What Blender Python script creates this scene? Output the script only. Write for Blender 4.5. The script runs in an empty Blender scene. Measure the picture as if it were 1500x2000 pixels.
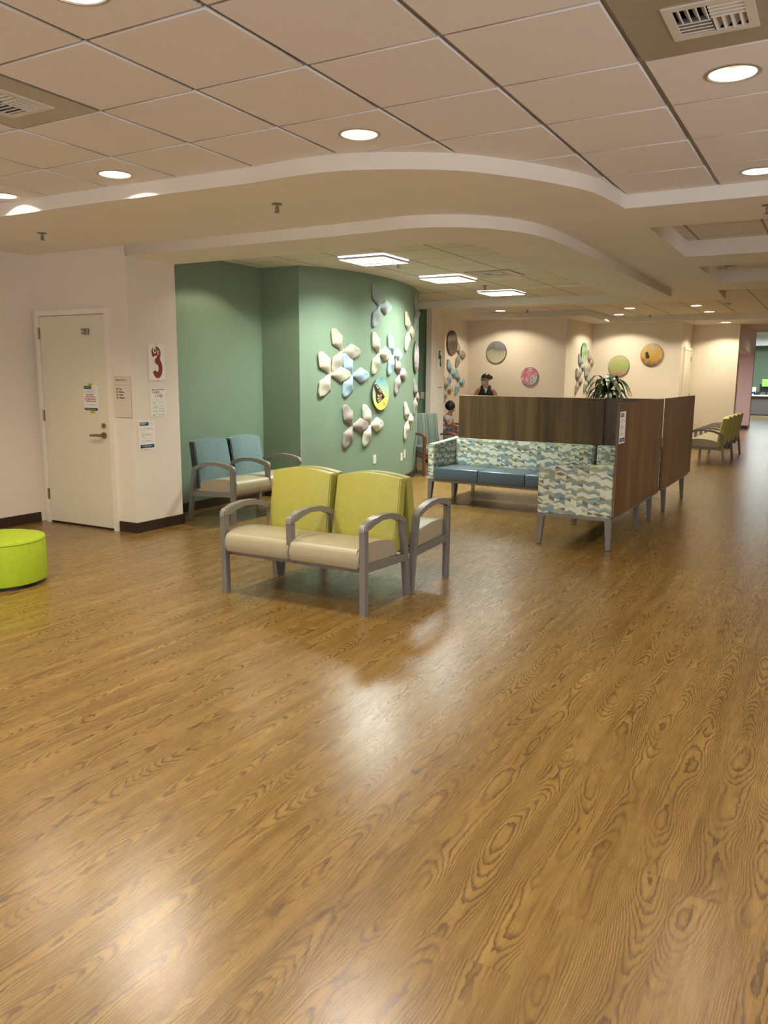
import bpy, bmesh, math, random
from mathutils import Vector, Matrix
random.seed(7)
PI = math.pi
S = bpy.context.scene
COL = S.collection
# ------------------------------------------------------------------ camera, world, exposure
HC = 1.53
def cam_axes(yaw, pitch, roll):
    cy, sy = math.cos(yaw), math.sin(yaw)
    w = Vector((sy*math.cos(pitch), cy*math.cos(pitch), math.sin(pitch)))
    r = Vector((cy, -sy, 0)); u = r.cross(w)
    r2 = r*math.cos(roll)+u*math.sin(roll)
    return r2, r2.cross(w), w
r_, u_, w_ = cam_axes(-0.51278, -0.16830, 0.00736)
cd = bpy.data.cameras.new('camera'); cam = bpy.data.objects.new('camera', cd); COL.objects.link(cam)
cd.sensor_fit = 'VERTICAL'; cd.sensor_height = 36.0; cd.lens = 1560/2000*36.0
cd.clip_start = 0.05; cd.clip_end = 200
cam.matrix_world = Matrix(((r_.x, u_.x, -w_.x, 0), (r_.y, u_.y, -w_.y, 0), (r_.z, u_.z, -w_.z, HC), (0, 0, 0, 1)))
S.camera = cam
S.view_settings.view_transform = 'Standard'; S.view_settings.look = 'None'
S.view_settings.gamma = 1; S.view_settings.use_curve_mapping = False
S.view_settings.exposure = 0.48
wd = bpy.data.worlds.new('world'); S.world = wd; wd.use_nodes = True
wd.node_tree.nodes['Background'].inputs[0].default_value = (.84, .91, 1.0, 1)
wd.node_tree.nodes['Background'].inputs[1].default_value = 3.2   # daylight for the added, unseen windows behind and beside the viewer
S.cycles.use_denoising = True
S.cycles.max_bounces = 8; S.cycles.diffuse_bounces = 5; S.cycles.glossy_bounces = 4
S.cycles.sample_clamp_indirect = 6
WARM = (1.0, .90, .67); NEUT = (1.0, .94, .82); COOL = (.86, .95, 1.0)
def lamp(kind, name, loc, power, color, **k):
    l = bpy.data.lights.new(name, kind); l.energy = power; l.color = color
    for a, b in k.items(): setattr(l, a, b)
    o = bpy.data.objects.new(name, l); o.location = loc; COL.objects.link(o); return o
SPOT = dict(spot_size=math.radians(134), spot_blend=.25, shadow_soft_size=.055)
P_MAIN = 60
Z1 = 2.793; ZS1 = 2.70; ZS2 = 2.61; ZAL = 2.83; ZCO = 2.85; ZTR = 2.82
MAIN_DL = [(x, y) for y in (3.86, 2.035) for x in (-4.17, -2.34, -.51, 1.32)] + [(-5.385, 3.92), (-.555, 5.665), (1.32, 5.665)] + \
          [(x, y) for y in (.2, -1.63) for x in (-5.39, -2.34, -.51, 1.32)]
FAR_DL = [(-5.98, 15.25, ZTR, 70), (-3.57, 15.65, ZTR, 70), (-2.38, 15.6, ZTR, 75), (-2.36, 17.1, ZTR, 70), (-4.12, 17.15, ZTR, 90), (-2.22, 18.55, ZS1, 85)]
def dl_color(x): return WARM if x < -3 else (NEUT if x < -1 else (1.0, .93, .88))
for x, y in MAIN_DL:
    lamp('SPOT', 'downlight_beam', (x, y, Z1+(.055 if x < -3.8 else .042)), P_MAIN*(.6 if x < -5 else 1.7 if x < -4 else 1. if x < -1 else .15 if y > 5 else .5), dl_color(x), **SPOT)
for x, y, z, p in FAR_DL:
    lamp('SPOT', 'downlight_beam', (x, y, z+.06), p, WARM, **SPOT)
lamp('SPOT', 'downlight_beam', (-5.62, 7.0, ZAL-.012), 30, WARM, **SPOT)
TROF = [(-4.665, 8.01), (-4.655, 9.96), (-4.655, 11.90)]
for x, y in TROF:
    lamp('AREA', 'fluorescent_light', (x, y, ZAL-.014), 62, (.92, 1.0, .92), shape='SQUARE', size=.54, spread=math.radians(146))
for x, y in ((.6, 7.6), (.6, 10.1), (.4, 13.6), (.4, 17)):
    lamp('SPOT', 'downlight_beam', (x, y, 2.83), 80, NEUT, **SPOT)
lamp('AREA', 'fluorescent_light', (-2.8, 36.6, 3.3), 230, (.9, 1, 1), shape='SQUARE', size=2.0)  # area light added to brighten the green room, no fitting
lamp('AREA', 'fluorescent_light', (-3.1, 24.5, 2.25), 45, (1, .86, .84), shape='SQUARE', size=.5)  # fill added to light the recess, no lamp modelled there
lamp('AREA', 'fluorescent_light', (-.5, 23.5, 2.6), 28, (1, .9, .82), shape='SQUARE', size=.5)  # unseen corridor fill without a fitting

ADDED_WINS = [('rear', -6.2, -4.0), ('rear', -3.4, -1.2), ('rear', -.6, 1.6), ('right', -2.6, -.6), ('right', .2, 2.2), ('right', 3.0, 5.0)]  # out-of-view windows, added so their daylight lifts the ceiling
for sd_, a_, b_ in ADDED_WINS:   # portals only guide the sampling of the daylight through the added panes
    l_ = lamp('AREA', 'window_portal', ((a_+b_)/2, -4.02, 1.5) if sd_ == 'rear' else (3.02, (a_+b_)/2, 1.5), 1, (1, 1, 1), shape='RECTANGLE', size=b_-a_, size_y=1.8)
    l_.data.cycles.is_portal = True
    l_.rotation_euler = (-PI/2, 0, PI) if sd_ == 'rear' else (PI/2, 0, PI/2)
# ------------------------------------------------------------------ node materials
MATS = {}
class NT:
    def __init__(s, name):
        s.m = bpy.data.materials.new(name); s.m.use_nodes = True; s.t = s.m.node_tree
        s.b = s.t.nodes['Principled BSDF']
    def n(s, typ, **k):
        nd = s.t.nodes.new(typ)
        for a, b in k.items(): setattr(nd, a, b)
        return nd
    def l(s, a, b): s.t.links.new(a, b)
    def setin(s, nd, i, v):
        if hasattr(v, 'is_output') or isinstance(v, bpy.types.NodeSocket): s.l(v, nd.inputs[i])
        else: nd.inputs[i].default_value = v
    def math(s, op, a, b=0.0, c=None):
        nd = s.n('ShaderNodeMath', operation=op); s.setin(nd, 0, a); s.setin(nd, 1, b)
        if c is not None: s.setin(nd, 2, c)
        return nd.outputs[0]
    def pos(s):
        return s.n('ShaderNodeNewGeometry').outputs['Position']
    def objc(s): return s.n('ShaderNodeTexCoord').outputs['Object']
    def uv(s): return s.n('ShaderNodeTexCoord').outputs['UV']
    def mapping(s, v, scale=(1, 1, 1), loc=(0, 0, 0), rot=(0, 0, 0)):
        nd = s.n('ShaderNodeMapping'); s.l(v, nd.inputs[0]); nd.inputs[1].default_value = loc
        nd.inputs[2].default_value = rot; nd.inputs[3].default_value = scale; return nd.outputs[0]
    def noise(s, v, scale, detail=2.0, rough=.5, dist=0.0):
        nd = s.n('ShaderNodeTexNoise'); s.l(v, nd.inputs['Vector']); nd.inputs['Scale'].default_value = scale
        nd.inputs['Detail'].default_value = detail; nd.inputs['Roughness'].default_value = rough
        nd.inputs['Distortion'].default_value = dist; return nd.outputs[0]
    def sep(s, v):
        nd = s.n('ShaderNodeSeparateXYZ'); s.l(v, nd.inputs[0]); return nd.outputs
    def comb(s, x, y, z=0.0):
        nd = s.n('ShaderNodeCombineXYZ'); s.setin(nd, 0, x); s.setin(nd, 1, y); s.setin(nd, 2, z); return nd.outputs[0]
    def ramp(s, f, stops, interp='LINEAR'):
        nd = s.n('ShaderNodeValToRGB'); s.l(f, nd.inputs[0]); cr = nd.color_ramp; cr.interpolation = interp
        while len(cr.elements) > 1: cr.elements.remove(cr.elements[-1])
        cr.elements[0].position = stops[0][0]; cr.elements[0].color = (*stops[0][1], 1)
        for p, c in stops[1:]:
            e = cr.elements.new(p); e.color = (*c, 1)
        return nd.outputs[0]
    def mix(s, f, a, b, bt='MIX'):
        nd = s.n('ShaderNodeMix', data_type='RGBA', blend_type=bt); s.setin(nd, 0, f)
        for i, v in ((6, a), (7, b)):
            if isinstance(v, tuple): nd.inputs[i].default_value = (*v[:3], 1)
            else: s.l(v, nd.inputs[i])
        return nd.outputs[2]
    def bump(s, h, strength=.2, dist=.01):
        nd = s.n('ShaderNodeBump'); s.l(h, nd.inputs['Height']); nd.inputs['Strength'].default_value = strength
        nd.inputs['Distance'].default_value = dist; s.l(nd.outputs[0], s.b.inputs['Normal'])
    def col(s, c):
        if isinstance(c, tuple): s.b.inputs['Base Color'].default_value = (*c[:3], 1)
        else: s.l(c, s.b.inputs['Base Color'])
    def fin(s, rough=.5, metal=0.0, spec=.5):
        s.b.inputs['Metallic'].default_value = metal
        if isinstance(rough, float): s.b.inputs['Roughness'].default_value = rough
        else: s.l(rough, s.b.inputs['Roughness'])
        s.b.inputs['Specular IOR Level'].default_value = spec
        return s.m
def plain(name, c, rough=.5, metal=0.0, spec=.5, var=.06, nscale=25., bump=0.0, bscale=300., bdist=.002):
    if name in MATS: return MATS[name]
    t = NT(name); v = t.objc(); f = t.noise(v, nscale, 3)
    lo = tuple(max(0, x*(1-var)) for x in c); hi = tuple(min(1, x*(1+var)) for x in c)
    t.col(t.ramp(f, [(.3, lo), (.7, hi)]))
    if bump: t.bump(t.noise(v, bscale, 2), bump, bdist)
    MATS[name] = t.fin(rough, metal, spec); return MATS[name]
def emis(name, c, strength):
    if name in MATS: return MATS[name]
    t = NT(name); t.col((.8, .8, .8)); t.b.inputs['Emission Color'].default_value = (*c, 1)
    t.b.inputs['Emission Strength'].default_value = strength
    MATS[name] = t.fin(.5); return MATS[name]
def wall_mat(name, c):
    t = NT(name); v = t.pos(); f = t.noise(v, 1.2, 3)
    t.col(t.ramp(f, [(.3, tuple(x*.97 for x in c)), (.7, tuple(min(1, x*1.03) for x in c))]))
    t.bump(t.noise(v, 140, 3, .6), .22, .003)
    return t.fin(.62, 0, .35)
M_CREAM = wall_mat('cream_wall_paint', (.76, .67, .57))
M_CEIL = wall_mat('soffit_paint', (.84, .78, .69))
M_GREEN = wall_mat('sage_green_wall_paint', (.205, .280, .195))
M_PINKLIT = wall_mat('pale_pink_wall_paint', (.74, .60, .59))  # pink cast of the light in the recess, put into its colour
M_POST = wall_mat('grey_green_post_paint', (.50, .52, .46))
M_BASE = plain('dark_brown_vinyl_base', (.035, .018, .012), .35)
M_DOOR = plain('ivory_door_paint', (.72, .66, .50), .38, var=.02)
M_FRAME = plain('ivory_frame_paint', (.80, .73, .60), .35, var=.02)
M_TBAR = plain('tbar_metal', (.30, .27, .19), .4, .2, var=.05)
M_PANEL = plain('vent_panel_metal', (.48, .43, .33), .3, .35, var=.04)
M_VENT = plain('vent_white_enamel', (.70, .66, .60), .4, var=.03)
M_BLACK = plain('black_plastic', (.01, .01, .01), .4)
M_BRASS = plain('aged_brass', (.36, .25, .10), .3, .9)
M_STEEL = plain('satin_steel', (.30, .28, .25), .35, .8)
M_OLIVE = plain('lime_green_vinyl', (.36, .335, .06), .42, bump=.15, bscale=420, var=.04)
M_BEIGE = plain('beige_vinyl', (.37, .32, .205), .38, bump=.1, bscale=350, var=.03)
M_BLUEV = plain('dusty_blue_fabric', (.13, .205, .215), .8, bump=.2, bscale=500, var=.08)
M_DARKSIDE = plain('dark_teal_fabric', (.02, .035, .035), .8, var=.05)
M_FRAMEG = plain('taupe_grey_frame', (.205, .19, .17), .38, .25, var=.05)
M_ARMCAP = plain('taupe_arm_cap', (.20, .18, .155), .32, var=.05)
M_SLATE = plain('slate_blue_vinyl', (.075, .115, .15), .28, var=.06, bump=.06, bscale=120)
M_LIME = plain('bright_lime_felt', (.33, .43, .008), .75, bump=.3, bscale=600, var=.08)
M_PAPER = plain('white_paper', (.80, .77, .70), .6, var=.01)
M_IVORY = plain('ivory_sign_plastic', (.66, .57, .46), .35, var=.01)
M_OUTLET = plain('cream_outlet_plastic', (.74, .70, .52), .35, var=.01)
M_CHROME = plain('reflector_metal', (.75, .73, .68), .16, 1.0, var=.01)
M_HAIR = plain('black_hair', (.008, .006, .005), .5, bump=.5, bscale=90)
M_HAIR2 = plain('dark_brown_hair', (.02, .01, .007), .4, bump=.4, bscale=90)
M_SKIN = plain('skin', (.55, .31, .20), .5, var=.04)
M_SKIN2 = plain('darker_skin', (.26, .14, .09), .5, var=.04)
M_MASK = plain('surgical_mask_blue', (.42, .55, .60), .7, bump=.3, bscale=60)
M_SHIRT = plain('pale_pink_cloth', (.55, .45, .46), .8)
M_JEANS = plain('blue_cloth', (.08, .12, .17), .8)
M_TOP = plain('black_sleeveless_cloth', (.012, .013, .017), .7, var=.5, nscale=30)
M_WOODARM = plain('reddish_wood', (.16, .05, .022), .3, var=.25, nscale=18)
M_SEATG = plain('grey_seat_vinyl', (.13, .13, .125), .4)
M_GREYDESK = plain('grey_laminate', (.17, .16, .155), .5)
M_WHITE = plain('white_laminate', (.78, .80, .80), .4, var=.02)
M_LEAF = plain('dark_green_leaf', (.010, .030, .008), .3, var=.5, nscale=10)
M_SOIL = plain('potting_soil', (.03, .02, .012), .9)
M_POT = plain('beige_ceramic', (.50, .42, .26), .4)
M_NAVY = plain('navy_ink', (.012, .05, .13), .5); M_TEAL = plain('teal_ink', (.01, .075, .085), .5)
M_INK = plain('black_ink', (.02, .018, .015), .6); M_GINK = plain('grey_ink', (.30, .28, .26), .6)
M_RED = plain('dark_red_ink', (.25, .018, .014), .5, var=.15); M_REDT = plain('red_ink', (.33, .04, .05), .5)
M_YTAPE = plain('yellow_tape', (.55, .36, .02), .5)

def stripes_mat():
    t = NT('grey_green_striped_fabric'); x, y, z = t.sep(t.uv())
    w = t.noise(t.comb(t.math('MULTIPLY', x, 34.), 0.0), 1., 1)
    t.col(t.ramp(w, [(.3, (.05, .06, .045)), (.45, (.13, .15, .11)), (.55, (.06, .075, .06)), (.68, (.20, .20, .14))], 'CONSTANT'))
    return t.fin(.8)
M_STRIPE = stripes_mat()

def pattern_mat():
    t = NT('geometric_patterned_fabric'); x, y, z = t.sep(t.uv())
    RH = .037; CW = .052
    xs = t.math('DIVIDE', x, CW); ci = t.math('FLOOR', xs); fx = t.math('FRACT', xs)
    alt = t.math('MODULO', t.math('ABSOLUTE', ci), 2.)
    ff = t.math('ADD', t.math('MULTIPLY', fx, t.math('SUBTRACT', 1., t.math('MULTIPLY', alt, 2.))), alt)
    ys = t.math('ADD', t.math('ADD', t.math('DIVIDE', y, RH), t.math('MULTIPLY', ff, .52)), t.math('MULTIPLY', x, 2.2))
    row = t.math('FLOOR', ys); fy = t.math('FRACT', ys)
    par = t.math('MODULO', t.math('ABSOLUTE', row), 2.)
    half = t.math('GREATER_THAN', t.math('ADD', t.math('MULTIPLY', ff, .9), .05), fy)
    isband = t.math('GREATER_THAN', par, .5)
    bh = t.math('GREATER_THAN', fy, .5)
    def wn(a, b, c):
        nd = t.n('ShaderNodeTexWhiteNoise', noise_dimensions='3D'); t.l(t.comb(a, b, c), nd.inputs[0]); return nd.outputs[0]
    f1 = wn(ci, row, half); f2 = wn(t.math('FLOOR', t.math('DIVIDE', t.math('ADD', ci, row), 2.)), row, bh)
    cream = (.66, .69, .56); grn = (.33, .40, .30); blue = (.22, .31, .33); ol = (.33, .34, .17); gr = (.17, .175, .15); yl = (.58, .58, .36)
    c1 = t.ramp(f1, [(0, cream), (.52, grn), (.62, gr), (.80, yl), (.92, blue)], 'CONSTANT')
    c2 = t.ramp(f2, [(0, blue), (.28, ol), (.50, grn), (.66, cream), (.90, yl)], 'CONSTANT')
    t.col(t.mix(isband, c1, c2)); t.bump(t.noise(t.uv(), 700, 2), .15, .001)
    return t.fin(.8)
M_PAT = pattern_mat()

def lam_mat(name, a, b, c, broad, fine):
    t = NT(name); x, y, z = t.sep(t.uv())
    v = t.comb(t.math('MULTIPLY', x, broad), t.math('MULTIPLY', y, .35))
    n1 = t.noise(v, 1., 2, .5, .4)
    v2 = t.comb(t.math('MULTIPLY', x, fine), t.math('MULTIPLY', y, 3.))
    n2 = t.noise(v2, 1., 3, .6)
    f = t.math('ADD', t.math('MULTIPLY', n1, .6), t.math('MULTIPLY', n2, .4))
    t.col(t.ramp(f, [(.36, a), (.5, b), (.64, c)]))
    return t.fin(.38, 0, .5)
M_LAM = lam_mat('dark_walnut_laminate', (.034, .019, .006), (.085, .050, .017), (.150, .092, .034), 8., 260.)
M_LAM2 = lam_mat('fine_grain_walnut_laminate', (.080, .038, .011), (.130, .066, .021), (.185, .098, .034), 5., 260.)

def floor_mat():
    t = NT('oak_plank_floor'); x, y, z = t.sep(t.pos())
    PW, PL = .152, 1.22
    ix = t.math('FLOOR', t.math('DIVIDE', x, PW)); fx = t.math('FRACT', t.math('DIVIDE', x, PW))
    w1 = t.n('ShaderNodeTexWhiteNoise', noise_dimensions='1D'); t.l(ix, w1.inputs['W'])
    ys = t.math('ADD', t.math('DIVIDE', y, PL), w1.outputs[0]); iy = t.math('FLOOR', ys); fy = t.math('FRACT', ys)
    w2 = t.n('ShaderNodeTexWhiteNoise', noise_dimensions='2D'); t.l(t.comb(ix, iy), w2.inputs['Vector']); rid = w2.outputs[0]
    off = t.math('MULTIPLY', rid, 37.)
    # cathedral figure: nested arches down the middle of each plank, running out straight at its edges
    yo = t.math('ADD', y, off)
    uw = t.math('MULTIPLY', t.math('SUBTRACT', t.noise(t.comb(t.math('MULTIPLY', yo, 1.3), off), 1., 2), .5), .13)
    u = t.math('ADD', t.math('MULTIPLY', t.math('SUBTRACT', fx, .5), PW), uw)
    na = t.noise(t.comb(t.math('MULTIPLY', yo, 1.0), t.math('MULTIPLY', x, 2.2), off), 1., 2, .45)
    warp = t.noise(t.comb(t.math('MULTIPLY', x, 55.), t.math('MULTIPLY', yo, 22.), off), 1., 3, .6)
    ph = t.math('ADD', t.math('MULTIPLY', na, 36.), t.math('MULTIPLY', warp, 1.1))
    ph = t.math('SUBTRACT', ph, t.math('MULTIPLY', t.math('MULTIPLY', u, u), 1000.))
    ring = t.math('FRACT', ph)
    rl = t.ramp(ring, [(0, (.0, .0, .0)), (.07, (1., 1., 1.)), (.22, (.75, .75, .75)), (.50, (.0, .0, .0))])
    fade = t.noise(t.comb(t.math('MULTIPLY', x, 9.), t.math('MULTIPLY', yo, 2.3), t.math('ADD', off, 5.)), 1., 2)
    fm = t.ramp(fade, [(.30, (.25, .25, .25)), (.50, (1, 1, 1))])
    fig = t.mix(1.0, rl, fm, 'MULTIPLY')
    streak = t.noise(t.comb(t.math('MULTIPLY', x, 330.), t.math('MULTIPLY', y, 6.)), 1., 3, .65)
    broad = t.noise(t.comb(t.math('MULTIPLY', x, 16.), t.math('MULTIPLY', y, .9), off), 1., 3, .6)
    base = t.ramp(broad, [(.28, (.185, .098, .019)), (.5, (.250, .140, .032)), (.72, (.315, .186, .050))])
    base = t.mix(t.math('MULTIPLY', t.sep(fig)[0], .82), base, (.060, .025, .006))
    st = t.ramp(streak, [(.3, (.50, .47, .42)), (.5, (1, 1, 1)), (.75, (1.1, 1.1, 1.1))])
    base = t.mix(.55, base, st, 'MULTIPLY')
    tone = t.ramp(rid, [(0, (.95, .95, .95)), (1, (1.03, 1.03, 1.03))])
    base = t.mix(1.0, base, tone, 'MULTIPLY')
    ex = t.math('MINIMUM', fx, t.math('SUBTRACT', 1., fx)); ey = t.math('MINIMUM', fy, t.math('SUBTRACT', 1., fy))
    gx = t.math('LESS_THAN', ex, .0065); gy = t.math('LESS_THAN', ey, .0009)
    g = t.math('MULTIPLY', t.math('MAXIMUM', t.math('MULTIPLY', gx, .10), t.math('MULTIPLY', gy, .6)), 1.)
    base = t.mix(g, base, (.10, .045, .015))
    t.col(base)
    h = t.math('SUBTRACT', t.math('MULTIPLY', streak, 1.), t.math('MULTIPLY', t.sep(fig)[0], .5))
    t.bump(h, .10, .0012)
    ro = t.math('ADD', .20, t.math('MULTIPLY', streak, .14))
    t.b.inputs['Coat Weight'].default_value = 0.0
    return t.fin(ro, 0, .78)
M_FLOOR = floor_mat()

def tile_mat():
    t = NT('fissured_ceiling_tile'); v = t.pos()
    f = t.noise(v, 260, 3, .7)
    st = t.noise(v, 1.1, 3, .6)
    c = t.ramp(f, [(.35, (.78, .73, .71)), (.6, (.86, .81, .79))])
    c = t.mix(t.ramp(st, [(.62, (0, 0, 0)), (.80, (.25, .25, .25))]), c, (.45, .38, .30))
    t.col(c); t.bump(f, .35, .003)
    return t.fin(.9, 0, .2)
M_TILE = tile_mat()
def gridceil_mat():
    t = NT('lay_in_tile_ceiling'); x, y, z = t.sep(t.pos())
    def line(c, o, hw):
        f = t.math('FRACT', t.math('DIVIDE', t.math('SUBTRACT', c, o), .61))
        d = t.math('MINIMUM', f, t.math('SUBTRACT', 1., f)); return t.math('LESS_THAN', d, hw/.61)
    g = t.math('MAXIMUM', line(x, -4.97, .011), line(y, 7.705, .006))
    f = t.noise(t.pos(), 200, 3, .7)
    c = t.ramp(f, [(.35, (.72, .66, .57)), (.6, (.80, .74, .65))])
    t.col(t.mix(t.math('MULTIPLY', g, .75), c, (.22, .18, .12)))
    return t.fin(.85, 0, .25)
M_GRIDC = gridceil_mat()

# ------------------------------------------------------------------ mesh helpers
def tag(o, label=None, cat=None, group=None, kind=None):
    if label: o['label'] = label
    if cat: o['category'] = cat
    if group: o['group'] = group
    if kind: o['kind'] = kind
    return o
def boxuv(me):
    uvl = me.uv_layers.new(name='uv')
    for p in me.polygons:
        n = p.normal; ax = max(range(3), key=lambda i: abs(n[i]))
        for li in p.loop_indices:
            c = me.vertices[me.loops[li].vertex_index].co
            uvl.data[li].uv = ((c.y, c.z) if ax == 0 else (c.x, c.z) if ax == 1 else (c.x, c.y))
def obj(name, bm, mat, parent=None, smooth=None, loc=None, rotz=None):
    me = bpy.data.meshes.new(name)
    bmesh.ops.recalc_face_normals(bm, faces=bm.faces)
    bm.to_mesh(me); bm.free()
    for m in (mat if isinstance(mat, (list, tuple)) else [mat]): me.materials.append(m)
    boxuv(me)
    if smooth is not None:
        for p in me.polygons: p.use_smooth = True
        me.set_sharp_from_angle(angle=math.radians(smooth))
    o = bpy.data.objects.new(name, me); COL.objects.link(o)
    if parent: o.parent = parent
    if loc: o.location = loc
    if rotz: o.rotation_euler.z = rotz
    return o
def empty(name, loc, rotz, label, cat, group=None):
    o = bpy.data.objects.new(name, None); COL.objects.link(o); o.location = loc; o.rotation_euler = (0, 0, rotz)
    o.empty_display_size = .1
    return tag(o, label, cat, group)
def struct(name, bm, mat, smooth=None):
    return tag(obj(name, bm, mat, None, smooth), kind='structure')
def copy_tree(o, parent=None):
    c = o.copy(); COL.objects.link(c)
    if parent is not None: c.parent = parent; c.matrix_parent_inverse = o.matrix_parent_inverse
    for ch in list(o.children): copy_tree(ch, c)
    return c
def B(): return bmesh.new()
def box(bm, x0, x1, y0, y1, z0, z1, r=0.0, seg=2, M=None):
    t = bmesh.new()
    v = [t.verts.new((x, y, z)) for x in (x0, x1) for y in (y0, y1) for z in (z0, z1)]
    for f in ((0, 1, 3, 2), (4, 6, 7, 5), (0, 4, 5, 1), (2, 3, 7, 6), (0, 2, 6, 4), (1, 5, 7, 3)): t.faces.new([v[i] for i in f])
    if r > 0: bmesh.ops.bevel(t, geom=list(t.edges), offset=r, segments=seg, profile=.5, affect='EDGES')
    merge(bm, t, M)
def merge(bm, t, M=None):
    if M is not None: bmesh.ops.transform(t, matrix=M, verts=t.verts)
    me = bpy.data.meshes.new('tmp'); t.to_mesh(me); t.free(); bm.from_mesh(me); bpy.data.meshes.remove(me)
def prism(bm, pts, z0, z1):
    lo = [bm.verts.new((x, y, z0)) for x, y in pts]; hi = [bm.verts.new((x, y, z1)) for x, y in pts]
    n = len(pts)
    bm.faces.new(lo[::-1]); bm.faces.new(hi)
    for i in range(n): bm.faces.new((lo[i], lo[(i+1) % n], hi[(i+1) % n], hi[i]))
def prism_x(bm, pts, x0, x1):  # pts in (y,z), extruded along x
    a = [bm.verts.new((x0, y, z)) for y, z in pts]; b = [bm.verts.new((x1, y, z)) for y, z in pts]; n = len(pts)
    bm.faces.new(a); bm.faces.new(b[::-1])
    for i in range(n): bm.faces.new((a[i], b[i], b[(i+1) % n], a[(i+1) % n]))
def lathe(bm, prof, seg=24, c=(0, 0, 0), cap=True):
    rings = []
    for r, z in prof:
        rings.append([bm.verts.new((c[0]+r*math.cos(2*PI*i/seg), c[1]+r*math.sin(2*PI*i/seg), c[2]+z)) for i in range(seg)])
    for a, b in zip(rings, rings[1:]):
        for i in range(seg): bm.faces.new((a[i], a[(i+1) % seg], b[(i+1) % seg], b[i]))
    if cap:
        bm.faces.new(rings[0][::-1]); bm.faces.new(rings[-1])
def tube(bm, pts, rad, seg=8):
    pts = [Vector(p) for p in pts]; rings = []
    for i, p in enumerate(pts):
        d = (pts[min(i+1, len(pts)-1)]-pts[max(i-1, 0)]).normalized()
        a = d.cross(Vector((0, 0, 1)));
        if a.length < .01: a = d.cross(Vector((1, 0, 0)))
        a.normalize(); b = d.cross(a); r = rad[i] if isinstance(rad, (list, tuple)) else rad
        rings.append([bm.verts.new(p+(a*math.cos(2*PI*k/seg)+b*math.sin(2*PI*k/seg))*r) for k in range(seg)])
    for a, b in zip(rings, rings[1:]):
        for i in range(seg): bm.faces.new((a[i], a[(i+1) % seg], b[(i+1) % seg], b[i]))
    bm.faces.new(rings[0][::-1]); bm.faces.new(rings[-1])
def fillcurve(name, loops, z0, z1, mat, bevel=0.0, kind='structure'):
    cu = bpy.data.curves.new(name, 'CURVE'); cu.dimensions = '2D'; cu.fill_mode = 'BOTH'
    for L in loops:
        sp = cu.splines.new('POLY'); sp.points.add(len(L)-1)
        for p, (x, y) in zip(sp.points, L): p.co = (x, y, 0, 1)
        sp.use_cyclic_u = True
    cu.extrude = (z1-z0)/2-bevel; cu.bevel_depth = bevel; cu.bevel_resolution = 1
    if bevel: cu.offset = -bevel
    t = bpy.data.objects.new('t', cu); COL.objects.link(t)
    dg = bpy.context.evaluated_depsgraph_get(); dg.update()
    me = bpy.data.meshes.new_from_object(t.evaluated_get(dg)); me.name = name
    bpy.data.objects.remove(t); bpy.data.curves.remove(cu)
    for v in me.vertices: v.co.z += (z0+z1)/2
    me.materials.clear(); me.materials.append(mat)
    for p in me.polygons: p.material_index = 0
    o = bpy.data.objects.new(name, me); COL.objects.link(o)
    return tag(o, kind=kind) if kind else o
def circ(x, y, r, n=28): return [(x+r*math.cos(2*PI*i/n), y+r*math.sin(2*PI*i/n)) for i in range(n)]
def rect(x0, x1, y0, y1): return [(x0, y0), (x1, y0), (x1, y1), (x0, y1)]
def crv(P, n=10):
    Q = [Vector((2*P[0][0]-P[1][0], 2*P[0][1]-P[1][1]))]+[Vector(p) for p in P]+[Vector((2*P[-1][0]-P[-2][0], 2*P[-1][1]-P[-2][1]))]
    o = []
    for i in range(1, len(Q)-2):
        a, b, c, d = Q[i-1:i+3]
        for k in range(n):
            t = k/n; o.append(.5*(2*b+(c-a)*t+(2*a-5*b+4*c-d)*t*t+(3*b-a-3*c+d)*t**3))
    o.append(Q[-2]); return [(p.x, p.y) for p in o]
def wall(name, pts, z0, z1, mat, th=.1, side=1, kind=True):
    """vertical wall along a polyline; thickness grows to the left (side=1) of the direction of travel"""
    P = [Vector(p) for p in pts]; off = []
    for i in range(len(P)):
        ns = []
        if i > 0: d = (P[i]-P[i-1]).normalized(); ns.append(Vector((-d.y, d.x)))
        if i < len(P)-1: d = (P[i+1]-P[i]).normalized(); ns.append(Vector((-d.y, d.x)))
        n = sum(ns, Vector((0, 0)))/len(ns); n /= max(.3, n.length_squared); off.append(P[i]+n*th*side)
    bm = B()
    a0 = [bm.verts.new((*p, z0)) for p in P]; a1 = [bm.verts.new((*p, z1)) for p in P]
    b0 = [bm.verts.new((*p, z0)) for p in off]; b1 = [bm.verts.new((*p, z1)) for p in off]
    for i in range(len(P)-1):
        bm.faces.new((a0[i], a0[i+1], a1[i+1], a1[i])); bm.faces.new((b0[i+1], b0[i], b1[i], b1[i+1]))
        bm.faces.new((a1[i], a1[i+1], b1[i+1], b1[i])); bm.faces.new((a0[i+1], a0[i], b0[i], b0[i+1]))
    bm.faces.new((a0[0], a1[0], b1[0], b0[0])); bm.faces.new((a0[-1], b0[-1], b1[-1], a1[-1]))
    return struct(name, bm, mat, 30 if len(P) > 4 else None)

# ------------------------------------------------------------------ floor
bm = B(); box(bm, -9, 3.1, -4.1, 41, -.1, 0); struct('floor', bm, M_FLOOR)

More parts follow.
